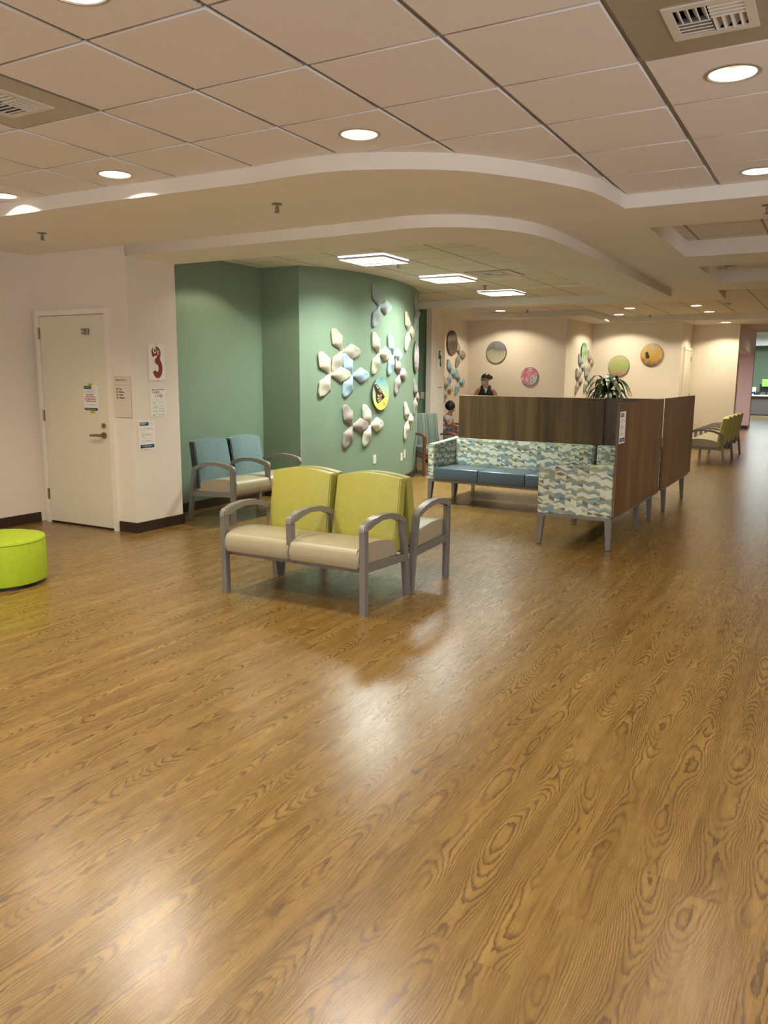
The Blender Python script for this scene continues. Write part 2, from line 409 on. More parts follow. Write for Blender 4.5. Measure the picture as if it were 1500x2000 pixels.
# ------------------------------------------------------------------ walls
CW = crv([(-5.76, 8.158), (-5.575, 8.457), (-5.45, 8.919), (-5.41, 9.4), (-5.43, 9.9), (-5.55, 10.6), (-5.79, 11.33)])
WT = 2.9
wall('wall_left', [(-7.21, -4), (-7.21, 5.5)], 0, WT, M_CREAM)
wall('wall_door', [(-7.31, 5.5), (-6.34, 5.5)], 0, WT, M_CREAM, .3)
wall('wall_column', [(-5.86, 5.5), (-5.86, 6.13)], 0, WT, M_CREAM, .48)
wall('wall_alcove_left', [(-6.34, 6.13), (-6.34, 8.12), (-5.768, 8.12)], 0, WT, M_GREEN)
wall('wall_alcove_curved', [(-5.768, 8.12)]+CW, 0, WT, M_GREEN, .12)
wall('wall_alcove_end', [(-5.80, 11.36), (-7.6, 11.36), (-7.6, 12.95), (-6.43, 12.95)], 0, WT, M_GREEN)
bm = B(); box(bm, -6.43, -6.33, 12.9, 13.45, 0, 2.699); struct('wall_pillar', bm, M_CREAM)
wall('wall_far_left', [(-6.97, 13.0), (-6.97, 16.0)], 0, WT, M_CREAM)
wall('wall_far_back', [(-7.0, 16.0), (-4.95, 16.0)], 0, WT, M_CREAM, .3)
wall('wall_far_jog', [(-4.85, 16.0), (-4.85, 18.03)], 0, WT, M_CREAM)
wall('wall_far_middle', [(-4.85, 17.93), (-3.07, 17.93)], 0, WT, M_CREAM)
wall('wall_far_door', [(-2.97, 17.93), (-2.97, 19.3)], 0, WT, M_CREAM)
wall('wall_far_right', [(-2.97, 19.22), (-2.0, 19.22)], 0, WT, M_CREAM, .3)
# corridor wall with a wide opening onto a recess with its pink light put into the paint
def cwx(y): return -2.0-.45*(y-19.22)/9.08
bm = B()
def cseg(y0, y1, z0, z1):
    t = B(); prism(t, [(cwx(y0), y0), (cwx(y0)-.25, y0), (cwx(y1)-.25, y1), (cwx(y1), y1)], z0, z1); merge(bm, t)
cseg(19.52, 19.85, 0, 3.2); cseg(27.3, 28.35, 0, 3.2); cseg(19.85, 27.3, 2.25, 3.2)
struct('wall_corridor', bm, M_CREAM)
wall('wall_recess', [(-4.2, 19.6), (-4.2, 27.27), (-2.38, 27.27)], 0, 2.4, M_PINKLIT)
bm = B(); box(bm, -4.2, -2.44, 19.6, 27.3, 2.38, 2.45); struct('ceiling_recess', bm, M_PINKLIT)
wall('wall_green_room', [(-9, 28.4), (-9, 40.5), (3, 40.5)], 0, 4.2, M_GREEN)
wall('wall_green_room_front', [(-2.6, 28.4), (-9, 28.4)], 0, 4.2, M_CREAM, .1, -1)
def window_wall(name, side, c, lo, hi, zt, ops):
    bm = B()
    def seg(a, b, z0, z1):
        if b-a < .001: return
        if side == 'rear': box(bm, a, b, c-.12, c, z0, z1)
        else: box(bm, c, c+.12, a, b, z0, z1)
    seg(lo, hi, 0, .6); seg(lo, hi, 2.4, zt); p = lo
    for a, b in ops: seg(p, a, .6, 2.4); p = b
    seg(p, hi, .6, 2.4)
    struct(name, bm, M_CREAM)
window_wall('wall_rear', 'rear', -4, -7.3, 3.0, WT, [w[1:] for w in ADDED_WINS if w[0] == 'rear'])
window_wall('wall_right', 'right', 3, -4, 41, 4.2, [w[1:] for w in ADDED_WINS if w[0] == 'right'])
def pane_mat():
    t = NT('window_glass'); o = t.t.nodes['Material Output']; tr_ = t.n('ShaderNodeBsdfTransparent'); gl = t.n('ShaderNodeBsdfGlossy'); gl.inputs['Roughness'].default_value = .02
    mx = t.n('ShaderNodeMixShader'); mx.inputs[0].default_value = .06; t.l(tr_.outputs[0], mx.inputs[1]); t.l(gl.outputs[0], mx.inputs[2]); t.l(mx.outputs[0], o.inputs[0]); return t.m
M_PANE = pane_mat()
for i, (sd_, a_, b_) in enumerate(ADDED_WINS):  # frames and glass of the added windows, out of view
    w_ = bpy.data.objects.new('window_%d' % (i+1), None); COL.objects.link(w_); tag(w_, kind='structure')
    w_.location = ((a_+b_)/2, -4.06, 1.5) if sd_ == 'rear' else (3.06, (a_+b_)/2, 1.5); w_.rotation_euler.z = 0 if sd_ == 'rear' else PI/2
    h_ = (b_-a_)/2; bm = B()
    for q in ((-h_, h_, -.9, -.85), (-h_, h_, .85, .9), (-h_, -h_+.05, -.85, .85), (h_-.05, h_, -.85, .85), (-.02, .02, -.85, .85)): box(bm, q[0], q[1], -.03, .03, q[2], q[3])
    obj('window_frame', bm, M_FRAME, w_)
    bm = B(); box(bm, -h_+.05, h_-.05, -.003, .003, -.85, .85); obj('pane', bm, M_PANE, w_)
# baseboards
BH = .10
def base(name, pts, side=1):
    o = wall(name, pts, 0, BH, M_BASE, .014, side)
base('baseboard_left', [(-7.21, -4), (-7.21, 5.44)], -1)
base('baseboard_door', [(-6.13, 5.5), (-5.86, 5.5), (-5.86, 6.13), (-6.34, 6.13)], -1)
base('baseboard_alcove', [(-6.34, 6.13), (-6.34, 8.12), (-5.765, 8.12)], -1)
base('baseboard_curved', CW, -1)
base('baseboard_far', [(-6.97, 13.5), (-6.97, 16.0), (-4.85, 16.0), (-4.85, 17.93), (-2.97, 17.93)], -1)
base('baseboard_far_right', [(-2.95, 19.22), (-2.0, 19.22)], -1)
base('baseboard_pillar', [(-6.43, 12.9), (-6.33, 12.9), (-6.33, 13.45)], -1)
base('baseboard_recess', [(-4.19, 27.27), (-2.40, 27.27)], -1)
base('baseboard_corridor', [(cwx(27.3), 27.3), (cwx(28.35), 28.35)], -1)

# ------------------------------------------------------------------ ceilings
GX, GY = -2.04, 2.335
def cell(x, y): return (math.floor((x-GX)/.61), math.floor((y-GY)/.61))
VENTS = [(-.515, 3.25), (-3.565, 2.64)]
skip = {cell(x, y) for x, y in VENTS}
dlc = {cell(x, y): (x, y) for x, y in MAIN_DL}
loops = []
for a in range(-9, 9):
    for b in range(-11, 6):
        x0, y0 = GX+a*.61, GY+b*.61
        if (a, b) in skip or x0 > 3 or x0 < -7.9: continue
        g = .013
        loops.append(rect(max(x0+g, -7.2), min(x0+.61-g, 2.99), max(y0+.009, -3.99), y0+.61-.009))
for (x, y) in MAIN_DL: loops.append(circ(x, y, .098))
fillcurve('ceiling', loops, Z1, Z1+.014, M_TILE, .0035)
fillcurve('ceiling_grid', [rect(-7.25, 3, -4, 6.1)]+[circ(x, y, .10) for x, y in MAIN_DL]+[rect(x-.15, x+.15, y-.15, y+.15) for x, y in VENTS], Z1+.0135, Z1+.018, M_TBAR)
bm = B(); box(bm, -7.3, 3.1, -4.1, 6.1, 3.05, 3.1); struct('ceiling_plenum', bm, M_BLACK)
S1F = [(-7.3, 4.07), (-5.66, 4.08), (-4.5, 4.08), (-3.65, 4.11)]+crv([(-3.26, 4.12), (-2.9, 4.10), (-2.62, 4.13), (-2.36, 4.23), (-2.05, 4.42), (-1.84, 4.66), (-1.64, 4.98), (-1.49, 5.34), (-1.43, 5.80)], 6)+[(-1.425, 5.94), (3, 5.94), (3, 19.25), (-8, 19.25), (-8, 4.07)]
S2O = [(-5.865, 5.5), (-3.6, 5.5)]+crv([(-3.3, 5.49), (-2.85, 5.47), (-2.5, 5.62), (-2.26, 5.89), (-2.12, 6.3), (-2.08, 6.9)], 6)+[(-2.085, 8.0), (-2.09, 11.55)]
S2I = [(-2.725, 11.55), (-2.725, 7.2)]+crv([(-2.725, 6.9), (-2.72, 6.55), (-2.78, 6.30), (-2.9, 6.20), (-3.1, 6.155)], 6)+[(-3.6, 6.15), (-5.865, 6.14)]
def shrink(P, d): return P
hole_al = [(-6.5, 6.0), (-3.1, 6.0), (-2.7, 6.1), (-2.45, 6.4), (-2.4, 6.9), (-2.4, 11.4), (-2.73, 11.5), (-2.73, 12.9), (-7.6, 12.9), (-7.6, 11.2), (-6.5, 11.2)]
tray = [(-6.5, 13.2), (-1.62, 13.3), (-1.55, 11.85), (2.9, 11.75), (2.9, 17.7), (-4.36, 17.6), (-4.36, 15.55), (-6.5, 15.62)]
holes = [hole_al, rect(-1.425, 2.9, 6.765, 8.505), rect(-1.425, 2.9, 9.3, 10.95), tray]
fillcurve('ceiling_soffit', [S1F]+holes+[circ(-2.22, 18.55, .09)], ZS1, 2.95, M_CEIL)
fillcurve('ceiling_curved_drop', [S2O+S2I], ZS2, 2.9, M_CEIL)
bm = B(); box(bm, -7.6, -2.2, 5.9, 12.95, ZAL, ZAL+.05)
struct('ceiling_alcove', bm, M_GRIDC)
bm = B(); box(bm, -1.5, 3, 6.7, 8.6, ZCO, ZCO+.05); box(bm, -1.5, 3, 9.2, 11.05, ZCO, ZCO+.05); struct('ceiling_coffer', bm, M_GRIDC)
fillcurve('ceiling_far', [rect(-6.6, 3, 11.6, 17.8)]+[circ(x, y, .09) for x, y, z, p in FAR_DL[:-1]], ZTR, ZTR+.02, M_GRIDC)
bm = B(); box(bm, -6.7, 3, 11.6, 19.3, 3.06, 3.1); struct('ceiling_far_plenum', bm, M_BLACK)
bm = B(); t = B(); prism_x(t, [(19.2, 2.70), (28.4, 3.0), (28.4, 3.3), (19.2, 3.3)], -4.3, 3); merge(bm, t); struct('ceiling_corridor', bm, M_CEIL)
bm = B(); box(bm, -9, 3, 28.3, 41, 3.55, 3.6); struct('ceiling_green_room', bm, M_VENT)
bm = B(); box(bm, -9, 3, 39.2, 40.5, 2.98, 3.56); struct('ceiling_bulkhead', bm, M_WHITE)

# ------------------------------------------------------------------ light fittings
M_BULB = emis('lamp_glow_warm', (1, .90, .70), 9); M_BULBN = emis('lamp_glow_neutral', (1, .95, .92), 10)
M_TUBE = emis('fluorescent_glow', (.86, .95, 1.0), 2.0)
def refl_mat():
    t = NT('downlight_reflector'); t.col((.86, .84, .78)); return t.fin(.22, .75, .5)
M_REFL = refl_mat()
def make_dl(name, R, bulb, depth=.13):
    e = empty(name, (0, 0, 0), 0, 'x', 'ceiling light')
    bm = B(); lathe(bm, [(R+.001, .006), (R+.014, .004), (R+.016, -.002), (R+.002, -.004), (R-.004, 0.0)], 32, cap=False); obj('trim_ring', bm, M_PANEL, e, 40)
    bm = B(); lathe(bm, [(R-.002, 0.0), (R-.008, .03), (R-.02, .075), (R-.045, depth)], 32, cap=False); obj('reflector', bm, M_REFL, e, 60)
    bm = B(); lathe(bm, [(R-.045, depth), (.02, depth-.005)], 24, cap=True); obj('lamp', bm, bulb, e, 60)
    return e
GD = 'round recessed downlights in the ceiling tiles'
protoW = make_dl('recessed_downlight', .098, M_BULB); protoN = make_dl('recessed_downlight', .098, M_BULBN)
seen = {(-4.17, 3.86): ('recessed round downlight glowing white, second from the left in the front row', 0),
        (-2.34, 3.86): ('recessed round downlight glowing warm cream near the curved soffit edge', 0),
        (-.51, 3.86): ('large bright recessed downlight beside the square vent at upper right', 1),
        (-.555, 5.665): ('recessed downlight at the right edge of the photo near the soffit corner', 1),
        (-5.385, 3.92): ('recessed downlight cut by the left edge of the photo', 0),
        (-2.34, 2.035): ('chrome reflector downlight cut off by the top edge of the photo', 0)}
used = {0: False, 1: False}
for (x, y) in MAIN_DL:
    lab, k = seen.get((x, y), ('recessed downlight in the ceiling behind the viewer, outside the photo', 1))
    p = (protoW, protoN)[k]
    o = copy_tree(p) if used[k] else p
    used[k] = True; o.location = (x, y, Z1); o['label'] = lab; o['category'] = 'ceiling light'
    o['group'] = GD if (x, y) in seen else 'ceiling downlights outside the photo'
flab = ['small far downlight above the woman in the far waiting area', 'far downlight left of centre above the round wall pictures', 'far downlight nearest the camera in the right-hand far ceiling',
        'far downlight just behind and right of the nearest far one', 'far downlight close above the leafy plant corner', 'small downlight in the soffit above the pale far right wall']
for (x, y, z, p), lab in zip(FAR_DL, flab):
    o = copy_tree(protoW); o.location = (x, y, z); o['label'] = lab; o['group'] = 'small downlights over the far waiting area'
o = copy_tree(protoW); o.location = (-5.62, 7.0, ZAL-.002); o['label'] = 'downlight hidden behind the curved drop above the blue bench'; o['group'] = GD

def make_trof():
    e = empty('fluorescent_troffer', (0, 0, 0), 0, 'x', 'ceiling light')
    bm = B(); h = .30
    for a in ((-h, h, -h, -h+.018), (-h, h, h-.018, h), (-h, -h+.018, -h+.018, h-.018), (h-.018, h, -h+.018, h-.018)): box(bm, *a, -.006, .012)
    obj('frame', bm, M_VENT, e)
    bm = B()
    for i in range(1, 3):
        c = -h+.018+i*(2*h-.036)/3
        box(bm, c-.003, c+.003, -h+.018, h-.018, -.002, .02)
    for i in range(1, 4):
        c = -h+.018+i*(2*h-.036)/4
        box(bm, -h+.018, h-.018, c-.003, c+.003, -.002, .02)
    obj('louvre', bm, M_CHROME, e)
    bm = B(); box(bm, -h+.01, h-.01, -h+.01, h-.01, .02, .03); obj('light_panel', bm, M_TUBE, e)
    return e
tr = make_trof()
for i, ((x, y), lab) in enumerate(zip(TROF, ['square fluorescent ceiling light nearest the camera in the green alcove', 'middle one of the three square fluorescent ceiling lights', 'farthest of the three square fluorescent ceiling lights'])):
    o = tr if i == 0 else copy_tree(tr)
    o.location = (x, y, ZAL-.032); o['label'] = lab; o['group'] = 'square fluorescent lights over the alcove'

def vent(x, y, z, s, panel, lab, rot=0):
    e = empty('ceiling_vent', (x, y, z), rot, lab, 'vent', 'square ceiling air vents')
    bm = B()
    if panel:
        for a in ((-.295, .295, -.295, -s), (-.295, .295, s, .295), (-.295, -s, -s, s), (s, .295, -s, s)): box(bm, *a, -.001, .010)
        obj('panel', bm, M_PANEL, e)
    bm = B(); w = .02
    for a in ((-s-.012, s+.012, -s-.012, -s+w), (-s-.012, s+.012, s-w, s+.012), (-s-.012, -s+w, -s+w, s-w), (s-w, s+.012, -s+w, s-w)): box(bm, *a, -.006, .002)
    obj('frame', bm, M_VENT, e)
    bm = B(); box(bm, -s, s, -s, s, .07, .075)
    for a in ((-s, s, -s-.004, -s), (-s, s, s, s+.004), (-s-.004, -s, -s, s), (s, s+.004, -s, s)): box(bm, *a, .003, .07)
    obj('duct_box', bm, M_BLACK, e)
    k = s-w
    for qx in (-1, 1):
        for qy in (-1, 1):
            bm = B()
            for i in range(4):
                c = (i+.6)/4*k
                if qx*qy > 0:
                    cc = qx*c; t = B(); box(t, -.002, .002, min(0, qy*k), max(0, qy*k), -.018, .018)
                    merge(bm, t, Matrix.Translation((cc, 0, .008)) @ Matrix.Rotation(qx*.7, 4, 'Y'))
                else:
                    cc = qy*c; t = B(); box(t, min(0, qx*k), max(0, qx*k), -.002, .002, -.018, .018)
                    merge(bm, t, Matrix.Translation((0, cc, .008)) @ Matrix.Rotation(-qy*.7, 4, 'X'))
            obj('louvre', bm, M_VENT, e)
    return e
vent(VENTS[0][0], VENTS[0][1]+.0, Z1, .135, True, 'square four-way air vent in a metal panel at the upper right corner')
vent(VENTS[1][0], VENTS[1][1]+.0, Z1, .145, True, 'square air vent in a metal panel at the left edge of the ceiling', 0)
vent(-3.955, 9.84, ZAL-.011, .15, True, 'pale square air vent in the alcove ceiling beside the middle fluorescent light')

def make_spk():
    e = empty('fire_sprinkler', (0, 0, 0), 0, 'x', 'sprinkler')
    bm = B(); lathe(bm, [(.030, 0), (.032, -.004), (.012, -.007)], 20); obj('escutcheon', bm, M_STEEL, e, 40)
    bm = B(); lathe(bm, [(.009, -.005), (.009, -.02), (.006, -.022), (.006, -.045)], 12)
    box(bm, -.011, -.008, -.003, .003, -.045, -.018); box(bm, .008, .011, -.003, .003, -.045, -.018); obj('body', bm, M_STEEL, e)
    bm = B(); lathe(bm, [(.016, -.045), (.017, -.047), (.004, -.049)], 16); obj('deflector', bm, M_STEEL, e, 40)
    return e
sp = make_spk()
SP = [(-3.503, 4.682, ZS1, 'sprinkler hanging from the wide soffit in the middle of the photo'), (-5.974, 4.701, ZS1, 'sprinkler hanging from the soffit above the white door'),
      (-.539, 6.255, ZS1, 'sprinkler at the right edge below the soffit corner'), (-4.601, 8.455, ZAL, 'sprinkler behind the nearest square fluorescent light'),
      (-4.589, 11.063, ZAL, 'sprinkler in front of the farthest square fluorescent light'), (-5.41, 15.207, ZTR, 'tiny far sprinkler above the grey round picture'),
      (-3.551, 17.451, ZTR, 'tiny far sprinkler above the brown round picture')]
for i, (x, y, z, l) in enumerate(SP):
    o = sp if i == 0 else copy_tree(sp)
    o.location = (x, y, z); o['label'] = l; o['group'] = 'pendant fire sprinklers'
    if z == ZS1: o.scale = (1.25, 1.25, 1.25)
def detector(x, y, z, lab):
    e = empty('smoke_detector', (x, y, z), 0, lab, 'smoke detector', 'round ceiling smoke detectors')
    bm = B(); lathe(bm, [(.062, 0), (.064, -.012), (.05, -.02)], 24); obj('base', bm, M_PANEL, e, 40)
    bm = B(); lathe(bm, [(.042, -.02), (.040, -.045), (.02, -.052)], 24); obj('sensor_head', bm, M_VENT, e, 40)
detector(-1.259, 10.569, ZCO, 'smoke detector in the small right-hand ceiling coffer')
detector(-1.826, 15.292, ZTR, 'smoke detector in the far tiled ceiling right of the downlights')

# ------------------------------------------------------------------ white door
def plate(bm, x0, x1, z0, z1, y0=0., y1=.01, r=0.): box(bm, x0, x1, y0, y1, z0, z1, r)
d = empty('door_1', (-6.615, 5.5, 0), 0, 'ivory painted door with brass lever and three brass hinges', 'door'); tag(d, kind='structure')
del d['category']
bm = B(); box(bm, -.525, -.470, -.035, 0, 0, 2.15); box(bm, .470, .525, -.035, 0, 0, 2.15); box(bm, -.470, .470, -.035, 0, 2.10, 2.15); obj('door_frame', bm, M_FRAME, d)
bm = B(); box(bm, -.466, .466, -.028, -.003, .02, 2.094, .002, 1); obj('door_panel', bm, M_DOOR, d)
for z in (1.93, 1.11, .30):
    bm = B(); box(bm, -.488, -.462, -.036, -.026, z-.055, z+.055); tube(bm, [(-.475, -.040, z-.056), (-.475, -.040, z+.056)], .007); obj('hinge', bm, M_BRASS, d)
bm = B(); tube(bm, [(.395, -.028, .94), (.395, -.045, .94)], .032, 20); tube(bm, [(.395, -.04, .94), (.395, -.085, .94)], .011, 12)
tube(bm, [(.40, -.082, .942), (.33, -.082, .942), (.25, -.080, .936)], [.014, .013, .011], 10); obj('door_lever', bm, M_BRASS, d, 40)
bm = B(); tube(bm, [(.395, -.028, 1.035), (.395, -.042, 1.035)], .024, 20); box(bm, .390, .400, -.046, -.04, 1.025, 1.045); obj('deadbolt', bm, M_BRASS, d, 40)
bm = B(); box(bm, .20, .255, -.055, -.028, 1.905, 1.965, .006); box(bm, .175, .21, -.06, -.045, 1.91, 1.93, .003); box(bm, .175, .21, -.06, -.045, 1.945, 1.962, .003); obj('coat_hook', bm, M_STEEL, d)
bm = B(); box(bm, -.466, .466, -.020, -.001, .001, .02); obj('threshold_gap', bm, M_BLACK, d)

# ------------------------------------------------------------------ sheets of paper and signs
def sheet(name, lab, cat, o, u, n, w, h, mat=M_PAPER, th=.002, group=None):
    """a flat sheet: o lower-left corner, u along its width, n out of the wall"""
    u = Vector(u).normalized(); n = Vector(n).normalized()
    M = Matrix(((u.x, 0, n.x, o[0]), (u.y, 0, n.y, o[1]), (0, 1, 0, o[2]), (0, 0, 0, 1)))
    bm = B(); box(bm, 0, w, 0, h, .0005, th)
    ob = obj(name, bm, mat); ob.matrix_world = M; tag(ob, lab, cat, group)
    ob['w'] = w; ob['h'] = h
    return ob
def ink(parent, name, rects, mat, z=.0021):
    w, h = parent['w'], parent['h']; bm = B()
    for a, b, c, d_ in rects: box(bm, a*w, b*w, c*h, d_*h, z, z+.0006)
    return obj(name, bm, mat, parent)
def text(parent, name, body, x, y, size, mat, z=.0021, bold=0.0, align='LEFT', sx=1.):
    cu = bpy.data.curves.new(name, 'FONT'); cu.body = body; cu.size = size; cu.extrude = .0004; cu.offset = bold; cu.align_x = align
    t = bpy.data.objects.new('t', cu); COL.objects.link(t)
    dg = bpy.context.evaluated_depsgraph_get(); dg.update()
    me = bpy.data.meshes.new_from_object(t.evaluated_get(dg)); me.name = name
    bpy.data.objects.remove(t); bpy.data.curves.remove(cu)
    me.materials.clear(); me.materials.append(mat)
    for v in me.vertices: v.co.x *= sx
    o = bpy.data.objects.new(name, me); COL.objects.link(o); o.parent = parent; o.location = (x, y, z+.0004)
    return o
def poly(parent, name, pts, mat, z=.0021, th=.0006):
    t = B(); prism(t, pts, z, z+th)
    return obj(name, t, mat, parent)
def lines(y0, n, dy, x0=.12, x1=.88, th=.012, jit=.08):
    return [(x0+random.random()*jit, x1-random.random()*jit, y0-i*dy, y0-i*dy+th) for i in range(n)]
# poster with the numeral three
s = sheet('number_poster', 'white poster with a red cartoon numeral 3 on the narrow wall', 'poster', (-5.858, 5.728, 1.474), (0, 1, 0), (1, 0, 0), .222, .352)
W3, H3 = .222, .352
def arcp(cx, cy, rx, ry, a0, a1, n=14): return [(cx+rx*math.cos(math.radians(a0+(a1-a0)*i/n)), cy+ry*math.sin(math.radians(a0+(a1-a0)*i/n))) for i in range(n+1)]
outer = arcp(.105, .262, .062, .066, 165, -38)+arcp(.118, .118, .066, .098, 55, -160, 18)
inner = arcp(.112, .118, .022, .036, -150, 90, 12)+[(.085, .172), (.085, .19)]+arcp(.095, .235, .022, .022, -90, 20, 5)+[(.078, .232), (.058, .222)]
bmx = outer+inner
poly(s, 'numeral', bmx, M_RED)
poly(s, 'eye_white', arcp(.088, .292, .022, .034, 0, 350, 16), M_PAPER, .0028); poly(s, 'eye_white', arcp(.135, .268, .013, .020, 0, 350, 14), M_PAPER, .0028)
poly(s, 'pupil', arcp(.092, .288, .010, .018, 0, 350, 12), M_INK, .0035); poly(s, 'pupil', arcp(.137, .268, .006, .010, 0, 350, 12), M_INK, .0035)
ink(s, 'push_pin', [(.47, .55, .985, 1.0), (.50, .58, -.012, .0)], M_RED, .002)
s = sheet('cough_poster', 'paper poster with red Cover Your Cough heading below the numeral poster', 'poster', (-5.858, 5.733, 1.121), (0, 1, 0), (1, 0, 0), .212, .276)
ink(s, 'top_bar', [(.10, .92, .945, .965)], M_NAVY)
text(s, 'heading', 'Cover', .026, .228, .043, M_REDT, sx=.9); text(s, 'heading', 'Your', .112, .222, .018, M_REDT); text(s, 'heading', 'Cough', .068, .192, .043, M_REDT, sx=.9)
def ring(parent, cx, cy, rx, ry, mat=M_GINK, name='drawing', w=.0016):
    bm = B(); n = 18
    for i in range(n):
        a0, a1 = 2*PI*i/n, 2*PI*(i+1)/n
        q = [(cx+(rx+k)*math.cos(a), cy+(ry+k)*math.sin(a)) for a, k in ((a0, 0), (a1, 0), (a1, w), (a0, w))]
        t = B(); prism(t, q, .0021, .0027); merge(bm, t)
    return obj(name, bm, mat, parent)
ring(s, .052, .155, .020, .024); ring(s, .052, .128, .012, .008); ring(s, .150, .155, .020, .022); ring(s, .158, .095, .018, .020); ring(s, .092, .100, .014, .012)
ink(s, 'small_print', [(.42, .55, .58, .592), (.55, .64, .50, .51), (.16, .42, .33, .342), (.18, .40, .30, .311), (.52, .86, .27, .281), (.14, .42, .20, .212), (.12, .42, .17, .181), (.52, .62, .18, .20), (.68, .90, .20, .212), (.66, .88, .17, .18), (.12, .92, .085, .09)], M_GINK)
ink(s, 'printed_logo', [(.16, .26, .04, .062), (.52, .60, .045, .06), (.72, .82, .04, .062)], M_INK)
s = sheet('hygiene_notice', 'white notice with blue top and bottom bars, lowest sheet on the narrow wall', 'notice', (-5.858, 5.563, .808), (0, 1, 0), (1, 0, 0), .216, .279)
def notice(s, m=M_NAVY):
    ink(s, 'header_bar', [(.09, .62, .83, .95)], m); ink(s, 'footer_bar', [(.09, .92, .05, .17)], m)
    ink(s, 'header_print', [(.13, .50, .905, .922), (.13, .42, .87, .885), (.20, .80, .12, .13), (.34, .70, .085, .095)], M_PAPER, .0028)
    ink(s, 'side_print', [(.66, .92, .895, .905), (.64, .90, .84, .848)], M_GINK)
    ink(s, 'body_print', [(.46, .88, .71, .722), (.46, .78, .52, .532), (.46, .76, .50, .510), (.46, .72, .30, .312), (.46, .84, .275, .285)], M_GINK)
    w, h = s['w'], s['h']
    ring(s, .26*w, .70*h, .13*w, .04*h); ring(s, .20*w, .53*h, .05*w, .06*h); ring(s, .34*w, .53*h, .05*w, .06*h); ring(s, .27*w, .44*h, .04*w, .04*h); ring(s, .20*w, .29*h, .05*w, .03*h); ring(s, .36*w, .29*h, .05*w, .035*h)
notice(s)
s = sheet('room_sign', 'ivory wall sign reading PEDIATRICS 3 with doctors\' names beside the door', 'sign', (-6.082, 5.4985, 1.122), (1, 0, 0), (0, -1, 0), .222, .384, M_IVORY, .004)
M_SGNL = plain('sign_edge_brown', (.20, .13, .07), .5)
ink(s, 'dividing_line', [(0, 1, .797, .803)], M_SGNL, .0041); ink(s, 'edge', [(-.012, 0, 0, 1), (1, 1.014, 0, 1), (0, 1, 1, 1.006), (0, 1, -.008, 0)], M_SGNL, .001)
text(s, 'heading', 'PEDIATRICS 3', .022, .345, .026, M_INK, .0041, sx=.95)
for i, nm in enumerate(('Dr. Cox', 'Dr. Nielsen', 'Dr. Trinh', 'Dr. Warden')):
    text(s, 'name_line', nm, .026+.001*i, .262-.028*i, .023, M_INK, .0041, .0008)
s = sheet('door_notice', 'printed notice taped to the white door with yellow tape', 'notice', (-6.484, 5.4715, 1.173), (1, 0, 0), (0, -1, 0), .200, .249)
ink(s, 'header_bar', [(.03, .56, .86, .98)], M_TEAL); ink(s, 'footer_bar', [(.03, .95, .02, .12)], M_TEAL)
ink(s, 'header_print', [(.10, .50, .925, .94), (.12, .80, .065, .078)], M_PAPER, .0028)
ink(s, 'body_print', [(.62, .90, .91, .918), (.05, .90, .845, .850), (.12, .85, .79, .80), (.22, .70, .755, .765), (.10, .84, .72, .73), (.18, .86, .24, .252), (.38, .62, .20, .21)], M_GINK)
for i, (a, b) in enumerate(((.18, .72), (.12, .80), (.08, .86), (.12, .86))):
    r = []; x = a
    while x < b:
        k = .05+random.random()*.10; r.append((x, min(b, x+k), .62-.085*i, .655-.085*i)); x += k+.02
    ink(s, 'red_print', r, M_REDT)
bm = B(); box(bm, .070, .125, .244, .268, .0008, .003); obj('tape', bm, M_YTAPE, s)
bm = B(); box(bm, .085, .145, -.022, .004, .0008, .003); obj('tape', bm, M_YTAPE, s)
s = sheet('partition_notice', 'white notice with navy blocks taped on the near walnut partition end', 'notice', (-1.6385, 7.062, .962), (0, 1, 0), (1, 0, 0), .216, .279); notice(s)

# ------------------------------------------------------------------ things on the curved green wall
CS = [0.]
for a, b in zip(CW, CW[1:]): CS.append(CS[-1]+math.dist(a, b))
def oncurve(s_):
    s_ = max(0.001, min(CS[-1]-.001, s_))
    for i in range(len(CW)-1):
        if CS[i] <= s_ <= CS[i+1]:
            k = (s_-CS[i])/(CS[i+1]-CS[i]); p = Vector(CW[i]).lerp(Vector(CW[i+1]), k)
            a = Vector(CW[max(0, i-3)]); b = Vector(CW[min(len(CW)-1, i+4)]); t = (b-a).normalized()
            return p, t, Vector((t.y, -t.x))
def wallM(p, t, n, z, off=0.): return Matrix(((t.x, 0, n.x, p.x+n.x*off), (t.y, 0, n.y, p.y+n.y*off), (0, 1, 0, z), (0, 0, 0, 1)))
def petal_unit(L=.315):
    bm = B(); N, K = 14, 6
    for ang in (0, 120, 240):
        ca, sa = math.cos(math.radians(ang)), math.sin(math.radians(ang)); top = []
        for i in range(N+1):
            t = i/N
            if t < .48:
                q = max(0, (t-.08)/.40); hw = .027+(.100-.027)*q**1.35
            else:
                q = (t-.48)/.52; hw = .100-(.100-.034)*q
                if t > .88: hw *= math.sqrt(max(0, 1-((t-.88)/.12)**2))*.9+.1
            if i == N: hw = .008
            row = []
            for k in range(K+1):
                y = -1+2*k/K
                h = .030-.012*abs(y)**5-.010*max(0, 1-t/.3)-.010*max(0, (t-.85)/.15)**2
                h += .030*math.exp(-((t-.40)/.20)**2)*(1-abs(y))-.012*math.exp(-((t-.75)/.18)**2)*(1-abs(y))
                px, py = t*L, y*hw
                row.append((px*ca-py*sa, px*sa+py*ca, max(.008, h)))
            top.append(row)
        V = [[bm.verts.new(c) for c in r] for r in top]
        for i in range(N):
            for k in range(K): bm.faces.new((V[i][k], V[i][k+1], V[i+1][k+1], V[i+1][k]))
        edge = [V[i][0] for i in range(N+1)]+[V[N][k] for k in range(1, K+1)]+[V[i][K] for i in range(N-1, -1, -1)]
        low = [bm.verts.new((v.co.x, v.co.y, 0)) for v in edge]
        for i in range(len(edge)-1): bm.faces.new((edge[i], low[i], low[i+1], edge[i+1]))
    return bm
